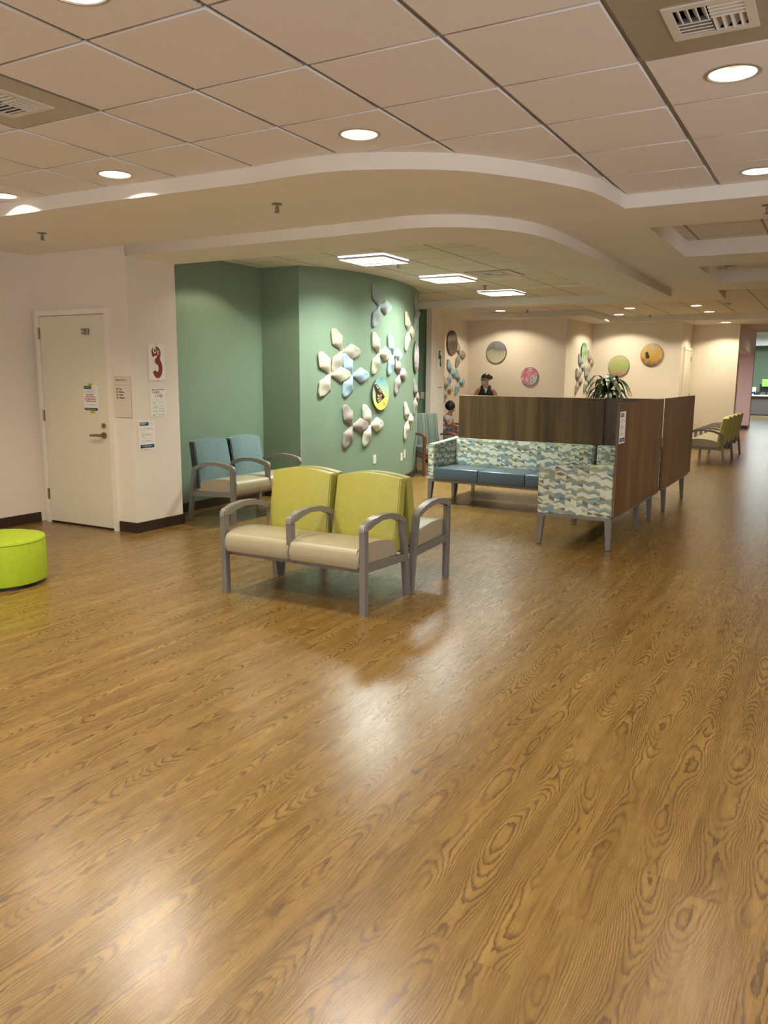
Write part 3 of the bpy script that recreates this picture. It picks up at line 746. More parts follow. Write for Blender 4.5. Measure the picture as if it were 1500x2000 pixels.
cols = {'beige': (.41, .37, .29), 'cream': (.50, .47, .35), 'blue': (.33, .45, .52), 'taupe': (.32, .275, .25), 'grey': (.30, .34, .33), 'ivory': (.58, .57, .47)}
MP = {k: plain(k+'_felt', v, .8, bump=.25, bscale=300, var=.03) for k, v in cols.items()}
PM = {}
def petal(M, color, lab, group):
    if color not in PM:
        o = obj('wall_petal_panel', petal_unit(), MP[color], None, 50); PM[color] = o.data
    else:
        o = bpy.data.objects.new('wall_petal_panel', PM[color]); COL.objects.link(o)
    o.matrix_world = M; tag(o, lab, 'wall decoration', group)
GP = 'three-petal felt panels on the curved green wall'
for s_, z_, c_, lab in [
    (1.338, 2.44, 'grey', 'pale grey-blue three-petal felt panel standing alone at the top of the green wall'),
    (.565, 1.838, 'beige', 'beige three-petal felt panel at the top of the left cluster of three'),
    (.375, 1.551, 'cream', 'cream three-petal felt panel at the lower left of the left cluster'),
    (.748, 1.542, 'blue', 'light blue three-petal felt panel at the lower right of the left cluster'),
    (1.333, 1.83, 'cream', 'cream three-petal felt panel above the butterfly picture, left of the light blue one'),
    (1.745, 1.823, 'blue', 'light blue three-petal felt panel above and right of the butterfly picture'),
    (1.986, 1.555, 'taupe', 'taupe three-petal felt panel hanging below the upper light blue one'),
    (2.38, 2.167, 'cream', 'cream three-petal felt panel high near the far curve of the green wall'),
    (2.93, 2.474, 'grey', 'grey three-petal felt panel highest at the far end of the green wall, seen edge-on'),
    (.745, .895, 'taupe', 'dark taupe three-petal felt panel low on the wall, left of a joined pair'),
    (1.125, .89, 'ivory', 'ivory three-petal felt panel low on the wall, right of a joined pair'),
    (2.388, .894, 'ivory', 'ivory three-petal felt panel low on the wall above the two outlets'),
    (2.97, 1.215, 'taupe', 'taupe three-petal felt panel at the far edge of the green wall, below the edge-on picture')]:
    p, t, n = oncurve(s_); petal(wallM(p, t, n, z_, .004), c_, lab, GP)

def disc_mat(name, stops, scale=3., dist=1.2, grad=True):
    t = NT(name); x, y, z = t.sep(t.objc())
    f = t.noise(t.objc(), scale, 3, .55, dist)
    g = t.math('ADD', t.math('MULTIPLY', y, 1.7), .5)
    v = t.math('ADD', t.math('MULTIPLY', g, .65), t.math('MULTIPLY', f, .35)) if grad else f
    t.col(t.ramp(v, stops)); return t.fin(.25, 0, .5)
def disc(M, r, mat, lab, group='round printed pictures on the walls'):
    e = bpy.data.objects.new('round_picture', None); COL.objects.link(e); e.matrix_world = M; tag(e, lab, 'picture', group)
    bm = B(); lathe(bm, [(r, .008), (r, .026), (r-.003, .029)], 48); obj('disc_edge', bm, plain('dark_disc_edge', (.05, .05, .03), .4), e, 40)
    bm = B(); lathe(bm, [(r-.004, .0285), (r-.004, .0305)], 48); o = obj('printed_face', bm, mat, e)
    return e
p, t, n = oncurve(1.363)
m = disc_mat('butterfly_backdrop', [(.22, (.75, .62, .12)), (.45, (.55, .62, .20)), (.6, (.35, .52, .38)), (.78, (.05, .28, .38))])
dd = disc(wallM(p, t, n, 1.294), .218, m, 'round picture of an orange and black butterfly on the green wall')
zf = .0306
wing = [(1.22*a_, b_) for a_, b_ in [(.075, -.035), (.03, .02), (-.03, .085), (-.10, .135), (-.155, .125), (-.14, .07), (-.115, .02), (-.11, -.04), (-.10, -.10), (-.06, -.125), (-.01, -.10), (.05, -.06)]]
poly(dd, 'butterfly_wing', wing, M_INK, zf); 
poly(dd, 'butterfly_pattern', [(-.05, .075), (-.02, .06), (.02, .018), (-.02, .02), (-.07, .05)], plain('wing_orange', (.52, .16, .03), .5), .0313)
for k, q in enumerate([[(.045, -.035), (.0, .0), (-.03, -.01)], [(.03, -.045), (-.04, -.018), (-.09, .0), (-.095, -.03)], [(.03, -.052), (-.09, -.045), (-.092, -.075)], [(.03, -.062), (-.085, -.09), (-.06, -.11)], [(.03, -.07), (-.045, -.113), (-.02, -.098)]]):
    poly(dd, 'butterfly_pattern', q, plain('wing_tan', (.58, .40, .20), .5), .0313)
poly(dd, 'butterfly_pattern', [(-.135, .115), (-.115, .118), (-.12, .10)], M_PAPER, .0313); poly(dd, 'butterfly_pattern', [(-.11, .10), (-.075, .10), (-.06, .08), (-.10, .075)], M_PAPER, .0313)
bm = B(); tube(bm, [(.02, -.03, zf+.004), (.06, -.045, zf+.004), (.085, -.04, zf+.004)], [.006, .008, .005]); tube(bm, [(.085, -.04, zf+.002), (.115, -.02, zf+.002)], .0015); obj('butterfly_body', bm, M_INK, dd)
poly(dd, 'flower', arcp(.09, -.13, .035, .03, 0, 350, 12), plain('flower_orange', (.75, .36, .05), .6), zf)
p, t, n = oncurve(2.95)
disc(wallM(p, t, n, 1.818), .24, disc_mat('pale_blossom_print', [(.3, (.10, .12, .05)), (.42, (.60, .50, .55)), (.6, (.75, .70, .72)), (.7, (.20, .18, .16))], 9., 1.), 'round picture seen almost edge-on at the far end of the green wall')
def outlet(M, lab, name='wall_outlet', sw=False):
    e = bpy.data.objects.new(name, None); COL.objects.link(e); e.matrix_world = M; tag(e, lab, 'outlet' if not sw else 'light switch', 'wall outlets' if not sw else None)
    bm = B(); box(bm, -.038, .038, -.060, .060, 0, .006, .002, 1); obj('cover_plate', bm, M_OUTLET, e)
    if sw:
        bm = B(); box(bm, -.006, .006, -.013, .013, .005, .018); obj('toggle', bm, M_OUTLET, e)
    else:
        for zz in (.024, -.024):
            bm = B(); box(bm, -.017, .017, zz-.015, zz+.015, .005, .009, .003, 1); q = obj('socket', bm, M_WHITE, e)
            bm = B(); box(bm, -.008, -.005, zz-.005, zz+.006, .0085, .0096); box(bm, .005, .008, zz-.005, zz+.006, .0085, .0096); obj('slots', bm, M_BLACK, q)
for s_, z_, l in [(1.253, .42, 'cream double outlet alone on the green wall below the butterfly picture'), (2.149, .375, 'left one of the two neighbouring cream outlets on the green wall'), (2.29, .405, 'right one of the two neighbouring cream outlets on the green wall')]:
    p, t, n = oncurve(s_); outlet(wallM(p, t, n, z_, .0), l)
X = Vector((1, 0)); Y = Vector((0, 1))
outlet(wallM(Vector((-6.51, 12.95)), X, -Y, 1.2), 'cream light switch on the dark green wall strip', 'light_switch', True)

# ------------------------------------------------------------------ far wall pictures and petals
def on_back(x, z, yy=16.0): return wallM(Vector((x, yy)), X, -Y, z)
def on_px(x, y, z): return wallM(Vector((x, y)), Y, X, z)
disc(on_back(-6.33, 2.045), .225, disc_mat('snail_shell_print', [(.3, (.50, .46, .33)), (.48, (.36, .34, .27)), (.56, (.15, .16, .19)), (.8, (.30, .31, .31))], 2.), 'round grey-blue picture of a shell above the woman')
disc(on_back(-5.585, 1.551), .185, disc_mat('pink_blue_print', [(.30, (.55, .10, .16)), (.47, (.62, .22, .34)), (.52, (.70, .62, .52)), (.56, (.08, .30, .42)), (.75, (.10, .35, .50))], 2.2, 2.5, False), 'round pink, white and blue abstract picture on the far wall')
disc(on_px(-4.85, 17.24, 2.046), .22, disc_mat('green_leaf_print', [(.3, (.55, .60, .50)), (.5, (.12, .38, .10)), (.6, (.30, .48, .35)), (.7, (.05, .25, .12))], 5.), 'narrow-looking round picture of green leaves on the jogging wall')
disc(on_back(-4.242, 1.787, 17.93), .225, disc_mat('mouse_meadow_print', [(.25, (.22, .10, .08)), (.36, (.40, .30, .20)), (.45, (.30, .40, .12)), (.62, (.44, .42, .20)), (.8, (.50, .44, .28))], 4., .8), 'round green and brown picture partly behind the plant leaves')
o = disc(on_back(-3.565, 2.023, 17.93), .235, disc_mat('bird_field_print', [(.2, (.08, .04, .02)), (.33, (.30, .16, .05)), (.45, (.55, .33, .08)), (.6, (.55, .38, .14)), (.75, (.55, .45, .28))], 6., .6), 'round orange and brown picture with a dark bird, right of the plant')
poly(o, 'bird', [(-.12, -.02), (-.13, .04), (-.10, .065), (-.07, .05), (-.06, .01), (-.03, -.05), (-.05, -.08), (-.11, -.08)], M_INK, .0306)
disc(on_px(-6.97, 15.12, 2.207), .25, disc_mat('dark_bark_print', [(.3, (.15, .08, .07)), (.5, (.05, .035, .025)), (.62, (.20, .15, .11)), (.7, (.06, .04, .03))], 9.), 'dark brown oval-looking round picture high on the far left wall')
GF = 'three-petal felt panels on the far walls'
for x, y, z, c, l in [(-6.97, 15.50, 1.98, 'taupe', 'brownish three-petal panel right below the dark round picture'), (-6.97, 15.10, 1.60, 'blue', 'light blue three-petal panel at the left of the far left wall'),
                      (-6.97, 15.50, 1.42, 'blue', 'light blue three-petal panel nearest the far left corner, lower'), (-6.97, 14.9, 1.28, 'cream', 'small-looking cream petal panel low behind the pillar'),
                      (-4.85, 17.05, 1.75, 'grey', 'grey-green three-petal panel left below the leaf picture'), (-4.85, 17.75, 1.85, 'beige', 'beige three-petal panel right below the leaf picture'),
                      (-4.85, 16.90, 1.45, 'taupe', 'brown three-petal panel lowest left on the jogging wall'), (-4.85, 17.55, 1.48, 'grey', 'pale three-petal panel above the plant on the jogging wall'), (-4.85, 17.72, 1.15, 'ivory', 'ivory three-petal panel just above the walnut partition')]:
    petal(wallM(Vector((x, y)), Y, X, z, .004), c, l, GF)
s = sheet('number_poster', 'small green number poster on the cream pillar by the far waiting area', 'poster', (-6.326, 13.13, 1.66), (0, 1, 0), (1, 0, 0), .21, .36)
poly(s, 'numeral', [(.05, .28), (.05, .18), (.13, .18), (.10, .10), (.14, .04), (.18, .05), (.16, .14), (.17, .24), (.11, .26), (.10, .30), (.14, .31), (.13, .33), (.06, .33)], plain('dark_green_ink', (.02, .07, .02), .5))
s = sheet('paper_notice', 'plain printed sheet below the green number poster on the pillar', 'notice', (-6.326, 13.16, 1.06), (0, 1, 0), (1, 0, 0), .21, .28)
ink(s, 'top_bar', [(.08, .92, .96, 1.0)], M_INK); ink(s, 'body_print', lines(.86, 9, .085), M_GINK)

# far service door in the jog
dd = empty('door_2', (-2.97, 18.72, 0), 0, 'narrow-looking ivory door beside the pale far wall', 'door'); tag(dd, kind='structure'); del dd['category']
bm = B(); box(bm, 0, .03, -.50, -.44, 0, 2.19); box(bm, 0, .03, .40, .46, 0, 2.19); box(bm, 0, .03, -.44, .40, 2.13, 2.19); obj('door_frame', bm, M_FRAME, dd)
bm = B(); box(bm, .002, .022, -.435, .395, .01, 2.125); obj('door_panel', bm, M_DOOR, dd)
for z in (1.95, 1.15, .3):
    bm = B(); box(bm, .02, .035, .385, .41, z-.05, z+.05); obj('hinge', bm, M_STEEL, dd)
bm = B(); tube(bm, [(.022, -.37, .95), (.07, -.37, .95), (.07, -.27, .95)], .011); obj('door_lever', bm, M_STEEL, dd, 40)

# ------------------------------------------------------------------ upholstered benches with grey metal arms
SD = .635
def arm_profile():
    top = [(-.012, .555), (-.006, .59), (.02, .608), (.10, .628), (.22, .640), (.34, .634), (.44, .612), (.52, .580), (.555, .560)]
    bot = [(.555, .525), (.50, .548), (.42, .578), (.32, .598), (.22, .604), (.11, .592), (.05, .572), (.035, .555)]
    return top+bot
def make_bench(n, seatw, backm, name, lab, cat, group, gap=.013, sideM=None, legs=None):
    """faces -y; front-left foot at the origin; n seats"""
    e = empty(name, (0, 0, 0), 0, lab, cat, group)
    W = n*seatw
    legs = range(n+1) if legs is None else legs
    for i in range(n+1):
        x = i*seatw; hw = .021
        full = i in legs
        z0 = 0.0 if full else .315
        bm = B()
        prism_x(bm, [(0.0, z0), (.042 if full else .038, z0), (.040, .556), (-.008, .556)], x-hw, x+hw)
        obj('front_leg' if full else 'front_arm_post', bm, M_FRAMEG, e)
        bm = B()
        if full: prism_x(bm, [(SD-.040, 0.0), (SD, 0.0), (.560, .545), (.515, .545)], x-hw, x+hw)
        else: prism_x(bm, [(.56, .315), (.60, .315), (.560, .545), (.515, .545)], x-hw, x+hw)
        obj('rear_leg' if full else 'rear_arm_post', bm, M_FRAMEG, e)
        bm = B(); t = B(); prism_x(t, arm_profile(), x-.026, x+.026)
        bmesh.ops.bevel(t, geom=[ed for ed in t.edges if abs((ed.verts[0].co-ed.verts[1].co).x) < 1e-5], offset=.008, segments=2, affect='EDGES')
        merge(bm, t); obj('armrest', bm, M_ARMCAP, e, 50)
        bm = B(); prism_x(bm, [(.036, .285), (.036, .335), (.585, .310), (.592, .262)], x-.014, x+.014); obj('side_rail', bm, M_FRAMEG, e)
        if full:
            for yy, nm in ((.021, 'foot_pad'), (SD-.02, 'foot_pad')):
                bm = B(); box(bm, x-.016, x+.016, yy-.016, yy+.016, 0, .006); obj(nm, bm, M_BLACK, e)
    bm = B(); box(bm, 0, W, .05, .075, .275, .305); box(bm, 0, W, .52, .545, .275, .305); obj('seat_beam', bm, M_FRAMEG, e)
    for i in range(n):
        x0 = i*seatw+(.028 if i in (0,) else .006)+.004; x1 = (i+1)*seatw-(.028 if i == n-1 else .006)-.004
        x0 = i*seatw+.024; x1 = (i+1)*seatw-.024
        # seat cushion: crowned top, rolled front
        prof = [(.004, .305), (-.012, .318), (-.018, .36), (-.017, .405), (-.006, .432), (.02, .446), (.06, .456), (.14, .462), (.26, .458), (.38, .440), (.50, .410), (.53, .395), (.53, .335), (.50, .305)]
        bm = B(); t = B(); prism_x(t, prof, x0-.018 if i else x0, x1+.018 if i < n-1 else x1)
        bmesh.ops.bevel(t, geom=[ed for ed in t.edges if abs((ed.verts[0].co-ed.verts[1].co).x) < 1e-5], offset=.012, segments=3, affect='EDGES')
        merge(bm, t); obj('seat', bm, M_BEIGE, e, 50)
        # back cushion, reclined, with crowned top edge
        N, K = 10, 8
        bx0, bx1 = i*seatw+gap, (i+1)*seatw-gap
        def back_pt(u, v, side):  # u across, v up 0..1
            wob = .012*math.sin(PI*u)
            inset = .012*(1-v)+(.022*v)
            xx = bx0+inset*.6+(bx1-bx0-2*inset*.6)*u
            z = .335+.495*v+(.030*math.sin(PI*u) if v > .6 else 0)*(v-.6)/.4
            yb = .47+.085*v if side == 0 else .565+.068*v
            if side == 0: yb -= (.028*math.sin(PI*v)**.8+.010)*min(1, 6*u, 6*(1-u))**.5*.9
            return (xx, yb, z)
        bm = B(); G = [[[bm.verts.new(back_pt(a/N, b/K, s_)) for b in range(K+1)] for a in range(N+1)] for s_ in (0, 1)]
        for s_ in (0, 1):
            for a in range(N):
                for b in range(K): bm.faces.new((G[s_][a][b], G[s_][a+1][b], G[s_][a+1][b+1], G[s_][a][b+1]))
        for a in range(N):
            for b in (0, K): bm.faces.new((G[0][a][b], G[0][a+1][b], G[1][a+1][b], G[1][a][b]))
        for b in range(K):
            for a in (0, N): bm.faces.new((G[0][a][b], G[0][a][b+1], G[1][a][b+1], G[1][a][b]))
        bmesh.ops.recalc_face_normals(bm, faces=bm.faces)
        sh = [ed for ed in bm.edges if len(ed.link_faces) == 2 and ed.calc_face_angle(0) > .8]
        bmesh.ops.bevel(bm, geom=sh, offset=.008, segments=2, affect='EDGES')
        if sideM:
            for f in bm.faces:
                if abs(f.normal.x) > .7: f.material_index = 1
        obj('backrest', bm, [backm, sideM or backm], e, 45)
    return e
b1 = make_bench(2, .571, M_OLIVE, 'waiting_bench', 'two-seat lime green and beige bench in front, facing the camera', 'bench', 'two-seat lime green benches set back to back', legs=(0, 2))
b1.location = (-3.69, 4.25, 0)
b2 = copy_tree(b1); b2.location = (-2.548, 5.53, 0); b2.rotation_euler.z = PI; b2['label'] = 'two-seat lime green bench behind the front one, facing away, grey arm at its right'
b3 = make_bench(2, .58, M_BLUEV, 'waiting_bench', 'two-seat bench with dusty blue backs and beige seats in the green alcove', 'bench', None, sideM=M_DARKSIDE, legs=(0, 2))
b3.location = (-5.33, 6.33, 0); b3.rotation_euler.z = PI/2
b4 = make_bench(4, .66, M_OLIVE, 'waiting_bench', 'long four-seat lime green bench far back at the right, seen from its side', 'bench', None, legs=(0, 2, 4))
b4.location = (-2.31, 18.0, 0); b4.rotation_euler.z = -PI/2

# ------------------------------------------------------------------ patterned modular sofas with walnut partition backs
def taper_leg(bm, x, y, sx, sy, h=.275, tw=.060, bw=.036):
    """sx, sy: which way the leg widens at its top"""
    t = B()
    lo = [(x, y), (x+sx*bw, y), (x+sx*bw, y+sy*bw), (x, y+sy*bw)]
    hi = [(x, y), (x+sx*tw, y), (x+sx*tw, y+sy*tw), (x, y+sy*tw)]
    a = [t.verts.new((*p, 0.006)) for p in lo]; m = [t.verts.new((*[p+(q-p)*.75 for p, q in zip(pl, ph)], h*.80)) for pl, ph in zip(lo, hi)]; b = [t.verts.new((*p, h)) for p in hi]
    hh = [(x, y), (x+sx*(tw+.045), y), (x+sx*(tw+.045), y+sy*(tw)), (x, y+sy*(tw))]
    c = [t.verts.new((*p, h+.001)) for p in hh]
    for r0, r1 in ((a, m), (m, b), (b, c)):
        for i in range(4): t.faces.new((r0[i], r0[(i+1) % 4], r1[(i+1) % 4], r1[i]))
    t.faces.new(a[::-1]); t.faces.new(c); merge(bm, t)
def make_sofa(n, sw, D, name, lab, cat, group, left_arm, right_arm, panel=None, legs=None, backgap=False, endback=False):
    """faces -y; front-left corner at origin"""
    e = empty(name, (0, 0, 0), 0, lab, cat, group)
    AW = .085; x0 = AW if left_arm else 0; L = x0+n*sw+(AW if right_arm else 0); ZB = .30
    bm = B(); box(bm, .0, L, .004, .03, .272, ZB); box(bm, 0, L, D-.03, D, .272, ZB); box(bm, 0, .03, .03, D-.03, .272, ZB); box(bm, L-.03, L, .03, D-.03, .272, ZB); obj('base_frame', bm, M_FRAMEG, e)
    for lx, ly, sx, sy in (legs or [(.002, .004, 1, 1), (L-.002, .004, -1, 1), (.002, D, 1, -1), (L-.002, D, -1, -1)]):
        bm = B(); taper_leg(bm, lx, ly, sx, sy); l_ = obj('leg', bm, M_FRAMEG, e)
        bm = B(); box(bm, min(lx, lx+sx*.034), max(lx, lx+sx*.034), min(ly, ly+sy*.034), max(ly, ly+sy*.034), 0, .007); obj('foot_pad', bm, M_BLACK, l_)
    def arm(xa, xb, nm):
        bm = B(); t = B(); prism_x(t, [(0, ZB), (D-.0, ZB), (D-.0, .775), (0, .725)], xa, xb)
        bmesh.ops.bevel(t, geom=list(t.edges), offset=.008, segments=2, affect='EDGES'); merge(bm, t); obj('armrest', bm, M_PAT, e, 40)
    if left_arm: arm(0, AW, 'l')
    if right_arm: arm(L-AW, L, 'r')
    bx1 = L-(AW if right_arm else 0)
    bm = B(); t = B(); prism_x(t, [(D-.13, ZB), (D-.002, ZB), (D-.002, .77), (D-.11, .765)], x0+.001, bx1-.001)
    bmesh.ops.bevel(t, geom=list(t.edges), offset=.018, segments=3, affect='EDGES'); merge(bm, t); obj('backrest', bm, M_PAT, e, 40)
    if endback:  # a second padded back closing the right end (corner module)
        bm = B(); box(bm, .002, .13, .0, D-.14, ZB, .77, .018, 3); obj('end_backrest', bm, M_PAT, e, 40)
    for i in range(n):
        a = x0+i*sw+.002; b = x0+(i+1)*sw-.002
        if endback and i == 0: a = .135
        bm = B(); box(bm, a, b, -.008, D-.135, ZB, .445, .014, 3); obj('seat_cushion', bm, M_SLATE, e, 40)
    if panel:
        pa, pb, z0, z1, m = panel
        bm = B(); box(bm, pa, pb, D+.002, D+.024, z0, z1, .002, 1); p_ = obj('partition_panel', bm, m, e)
        bm = B(); box(bm, pa-.001, pb+.001, D+.001, D+.025, z1-.002, z1+.003); obj('panel_edge', bm, plain('pale_edge_band', (.55, .42, .27), .4) if m is M_LAM else M_LAM2, p_)
    return e
# A: three seats facing the camera
A = make_sofa(3, .60, .635, 'patterned_sofa', 'long patterned sofa with slate blue seats and a wide walnut partition behind, facing the camera', 'sofa', None, True, False,
              panel=(.06, 1.94, .32, 1.30, M_LAM))
A.location = (-4.30, 8.72, 0); A.rotation_euler.z = math.radians(-5)
# Bs: along the right partition, facing left (-x): local -y -> -x : rotate -90deg ; local +x -> -y
Bs = make_sofa(3, .69, .68, 'patterned_sofa', 'patterned sofa end with its walnut partition along the walkway, nearest the camera', 'sofa', None, False, True,
               panel=(.18, 2.155, .31, 1.31, M_LAM2), endback=True, legs=[(.002, .004, 1, 1), (2.153, .004, -1, 1), (.34, .68, 1, -1), (2.153, .68, -1, -1), (.98, .68, 1, -1), (.98, .004, 1, 1)])
Bs.location = (-2.345, 9.21, 0)
bm = B(); box(bm, -.026, -.003, .0, .672, .32, 1.305, .002, 1)
obj('end_panel', bm, M_LAM, Bs); Bs.rotation_euler.z = -PI/2
# C: back to back with A
C_ = make_sofa(3, .60, .635, 'patterned_sofa', 'patterned sofa facing away behind the wide walnut partition, only its legs seen', 'sofa', None, False, True)
C_.location = (-2.42, 10.12, 0); C_.rotation_euler.z = PI
# D: along the second right partition
Ds = make_sofa(2, .86, .64, 'patterned_sofa', 'patterned sofa behind the second, farther walnut partition along the walkway', 'sofa', None, True, False,
               panel=(-.01, 1.96, .31, 1.31, M_LAM2), legs=[(.25, .64, 1, -1), (.002, .004, 1, 1), (1.80, .004, -1, 1), (1.50, .64, 1, -1)])
Ds.location = (-2.305, 11.17, 0); Ds.rotation_euler.z = -PI/2

# ------------------------------------------------------------------ ottoman
e = empty('round_ottoman', (-5.31, 3.63, 0), 0, 'bright lime green round drum stool at the left edge of the photo', 'stool')
R = .325; H = .345
bm = B(); lathe(bm, [(R-.03, 0), (R-.03, .03), (.02, .03)], 48); obj('plinth', bm, M_BLACK, e, 40)
bm = B(); lathe(bm, [(R-.02, .022), (R-.003, .03), (R, .06), (R, H-.03), (R-.004, H-.022)], 64); obj('drum', bm, M_LIME, e, 40)
bm = B(); lathe(bm, [(R-.004, H-.024), (R+.001, H-.016), (R-.004, H-.004), (R-.02, H), (R-.1, H+.003), (.02, H+.004)], 64); obj('seat_pad', bm, M_LIME, e, 40)

# ------------------------------------------------------------------ striped wooden armchairs
def make_chair(lab):
    """faces -y, centred on x, front feet at y=0"""
    e = empty('wooden_armchair', (0, 0, 0), 0, lab, 'chair'); hw = .27
    for s_ in (-1, 1):
        x = s_*hw
        bm = B(); t = B(); prism_x(t, [(.0, 0), (.035, 0), (.045, .3), (.045, .60), (-.012, .60), (-.006, .3)], x-.017, x+.017); merge(bm, t); obj('front_leg', bm, M_WOODARM, e)
        bm = B(); prism_x(bm, [(.60, 0), (.64, 0), (.56, .42), (.52, .42)], x-.017, x+.017); obj('rear_leg', bm, M_WOODARM, e)
        bm = B(); t = B(); prism_x(t, [(-.02, .60), (-.01, .635), (.10, .66), (.3, .66), (.50, .62), (.50, .595), (.3, .628), (.1, .628), (.04, .60)], x-.024, x+.024)
        bmesh.ops.bevel(t, geom=list(t.edges), offset=.005, segments=2, affect='EDGES'); merge(bm, t); obj('armrest', bm, M_WOODARM, e, 40)
        bm = B(); box(bm, x-.012, x+.012, .03, .57, .28, .33); obj('side_rail', bm, M_WOODARM, e)
    bm = B(); box(bm, -hw+.012, hw-.012, .02, .52, .33, .45, .02, 3); obj('seat', bm, M_SEATG, e, 40)
    bm = B(); box(bm, -hw+.012, hw-.012, .04, .07, .26, .33); obj('front_rail', bm, M_WOODARM, e)
    bm = B(); t = B(); box(t, -hw+.02, hw-.02, -.04, .04, 0, .58, .03, 3); merge(bm, t, Matrix.Translation((0, .52, .38)) @ Matrix.Rotation(-.20, 4, 'X')); obj('backrest', bm, M_STRIPE, e, 40)
    return e
ch = make_chair('wooden armchair with grey striped back, half hidden behind the curved green wall')
ch.location = (-5.34, 11.26, 0); ch.rotation_euler.z = math.radians(53)
ch2 = copy_tree(ch); ch2['label'] = 'wooden armchair holding the seated dark-haired person by the pillar'
ch2.location = (-6.12, 13.81, 0); ch2.rotation_euler.z = math.radians(95)

# ------------------------------------------------------------------ people (one skinned surface each)
def skin_body(name, verts, edges, radii, mat, parent=None, root=0, sub=2):
    me = bpy.data.meshes.new(name); me.from_pydata(verts, edges, []); o = bpy.data.objects.new('t', me); COL.objects.link(o)
    md = o.modifiers.new('skin', 'SKIN'); md.use_smooth_shade = True
    sv = me.skin_vertices[0].data
    for i, r in enumerate(radii): sv[i].radius = r if isinstance(r, tuple) else (r, r)
    sv[root].use_root = True
    m2 = o.modifiers.new('sub', 'SUBSURF'); m2.levels = sub; m2.render_levels = sub
    dg = bpy.context.evaluated_depsgraph_get(); dg.update()
    mm = bpy.data.meshes.new_from_object(o.evaluated_get(dg)); mm.name = name
    bpy.data.objects.remove(o); bpy.data.meshes.remove(me)
    mm.materials.clear(); mm.materials.append(mat)
    for p in mm.polygons: p.use_smooth = True; p.material_index = 0
    ob = bpy.data.objects.new(name, mm); COL.objects.link(ob)
    if parent: ob.parent = parent
    return ob
class Sk:
    def __init__(s): s.v = []; s.e = []; s.r = []
    def add(s, p, r, par=None):
        s.v.append(p); s.r.append(r); i = len(s.v)-1
        if par is not None: s.e.append((par, i))
        return i
    def chain(s, par, pts):
        for p, r in pts: par = s.add(p, r, par)
        return par
def hand(sk, wrist, d, up, side, k=1.0):
    """palm plus five fingers from the wrist along d; side = towards the thumb"""
    W = Vector(sk.v[wrist]); d = Vector(d).normalized(); side = Vector(side).normalized(); up = Vector(up).normalized()
    palm = sk.add(tuple(W+d*.055*k), (.030*k, .016*k), wrist)
    for j, L in enumerate((.070, .080, .074, .058)):
        o = side*(.024-.016*j)*k
        b = W+d*.085*k+o; c = b+d*L*.5*k-up*.008*k; f = b+d*L*.9*k-up*.03*k
        sk.chain(palm, [(tuple(b), .009*k), (tuple(c), .008*k), (tuple(f), .0065*k)])
    b = W+d*.035*k+side*.034*k; sk.chain(palm, [(tuple(b), .010*k), (tuple(b+d*.03*k+side*.014*k-up*.01*k), .009*k), (tuple(b+d*.055*k+side*.012*k-up*.02*k), .0075*k)])
# woman standing, facing the camera side (-y), head turned to her right (towards -x) and down
wx, wy = -6.10, 14.9
woman = empty('person', (wx, wy, 0), math.radians(22), 'woman standing in a black sleeveless top, glasses and blue face mask, looking down', 'person')
k = Sk()
pel = k.add((0, 0, .90), (.155, .105))
wai = k.add((0, 0, 1.03), (.130, .095), pel); chs = k.add((0, .0, 1.18), (.150, .105), wai); ush = k.add((0, .01, 1.285), (.105, .075), chs)
nk = k.add((0, .005, 1.355), (.052, .052), ush); jw = k.add((-.012, -.030, 1.43), (.060, .068), nk); hd = k.add((-.012, -.010, 1.49), (.074, .088), jw); cr = k.add((-.008, .0, 1.545), (.055, .062), hd)
for s_ in (-1, 1):
    a = k.chain(ush, [((s_*.155, .0, 1.275), .056), ((s_*.205, -.005, 1.13), .045), ((s_*.225, -.03, .99), .037), ((s_*.205, -.13, .93), .030), ((s_*.175, -.22, .92), .022)])
    hand(k, a, (-s_*.3, -1, -.1), (0, 0, 1), (-s_, .2, 0))
    k.chain(pel, [((s_*.09, 0, .78), .088), ((s_*.095, -.01, .47), .055), ((s_*.095, .02, .28), .048), ((s_*.095, .03, .09), .034), ((s_*.10, -.05, .04), .036), ((s_*.105, -.13, .028), .026)])
skin_body('body', k.v, k.e, k.r, M_SKIN, woman)
# sleeveless top and trousers
k2 = Sk(); p0 = k2.add((0, 0, .90), (.168, .118)); a = k2.chain(p0, [((0, 0, 1.03), (.150, .115)), ((0, -.004, 1.17), (.172, .130)), ((0, .004, 1.255), (.140, .108))])
for s_ in (-1, 1): k2.chain(a, [((s_*.085, .002, 1.315), (.050, .070)), ((s_*.115, .006, 1.318), (.038, .062))])
skin_body('black_top', k2.v, k2.e, k2.r, M_TOP, woman)
bm = B(); t = B(); prism(t, [(-.035, 1.30), (.035, 1.30), (.0, 1.20)], -.001, .006); merge(bm, t, Matrix.Translation((0, -.112, .012)) @ Matrix.Rotation(PI/2, 4, 'X')); obj('white_undershirt', bm, M_PAPER, woman)
k3 = Sk(); p0 = k3.add((0, 0, .93), (.165, .115))
for s_ in (-1, 1): k3.chain(p0, [((s_*.09, 0, .78), .098), ((s_*.095, -.01, .47), .066), ((s_*.095, .02, .28), .058), ((s_*.095, .03, .10), .052)])
skin_body('trousers', k3.v, k3.e, k3.r, M_JEANS, woman)
def blob(bm, c, r, seg=20, cut=None):
    t = B(); bmesh.ops.create_uvsphere(t, u_segments=seg, v_segments=seg//2+2, radius=1)
    bmesh.ops.transform(t, matrix=Matrix.Translation(c) @ Matrix.Diagonal((r[0], r[1], r[2], 1)), verts=t.verts)
    if cut: bmesh.ops.bisect_plane(t, geom=list(t.verts)+list(t.edges)+list(t.faces), plane_co=cut[0], plane_no=cut[1], clear_outer=True)
    merge(bm, t)
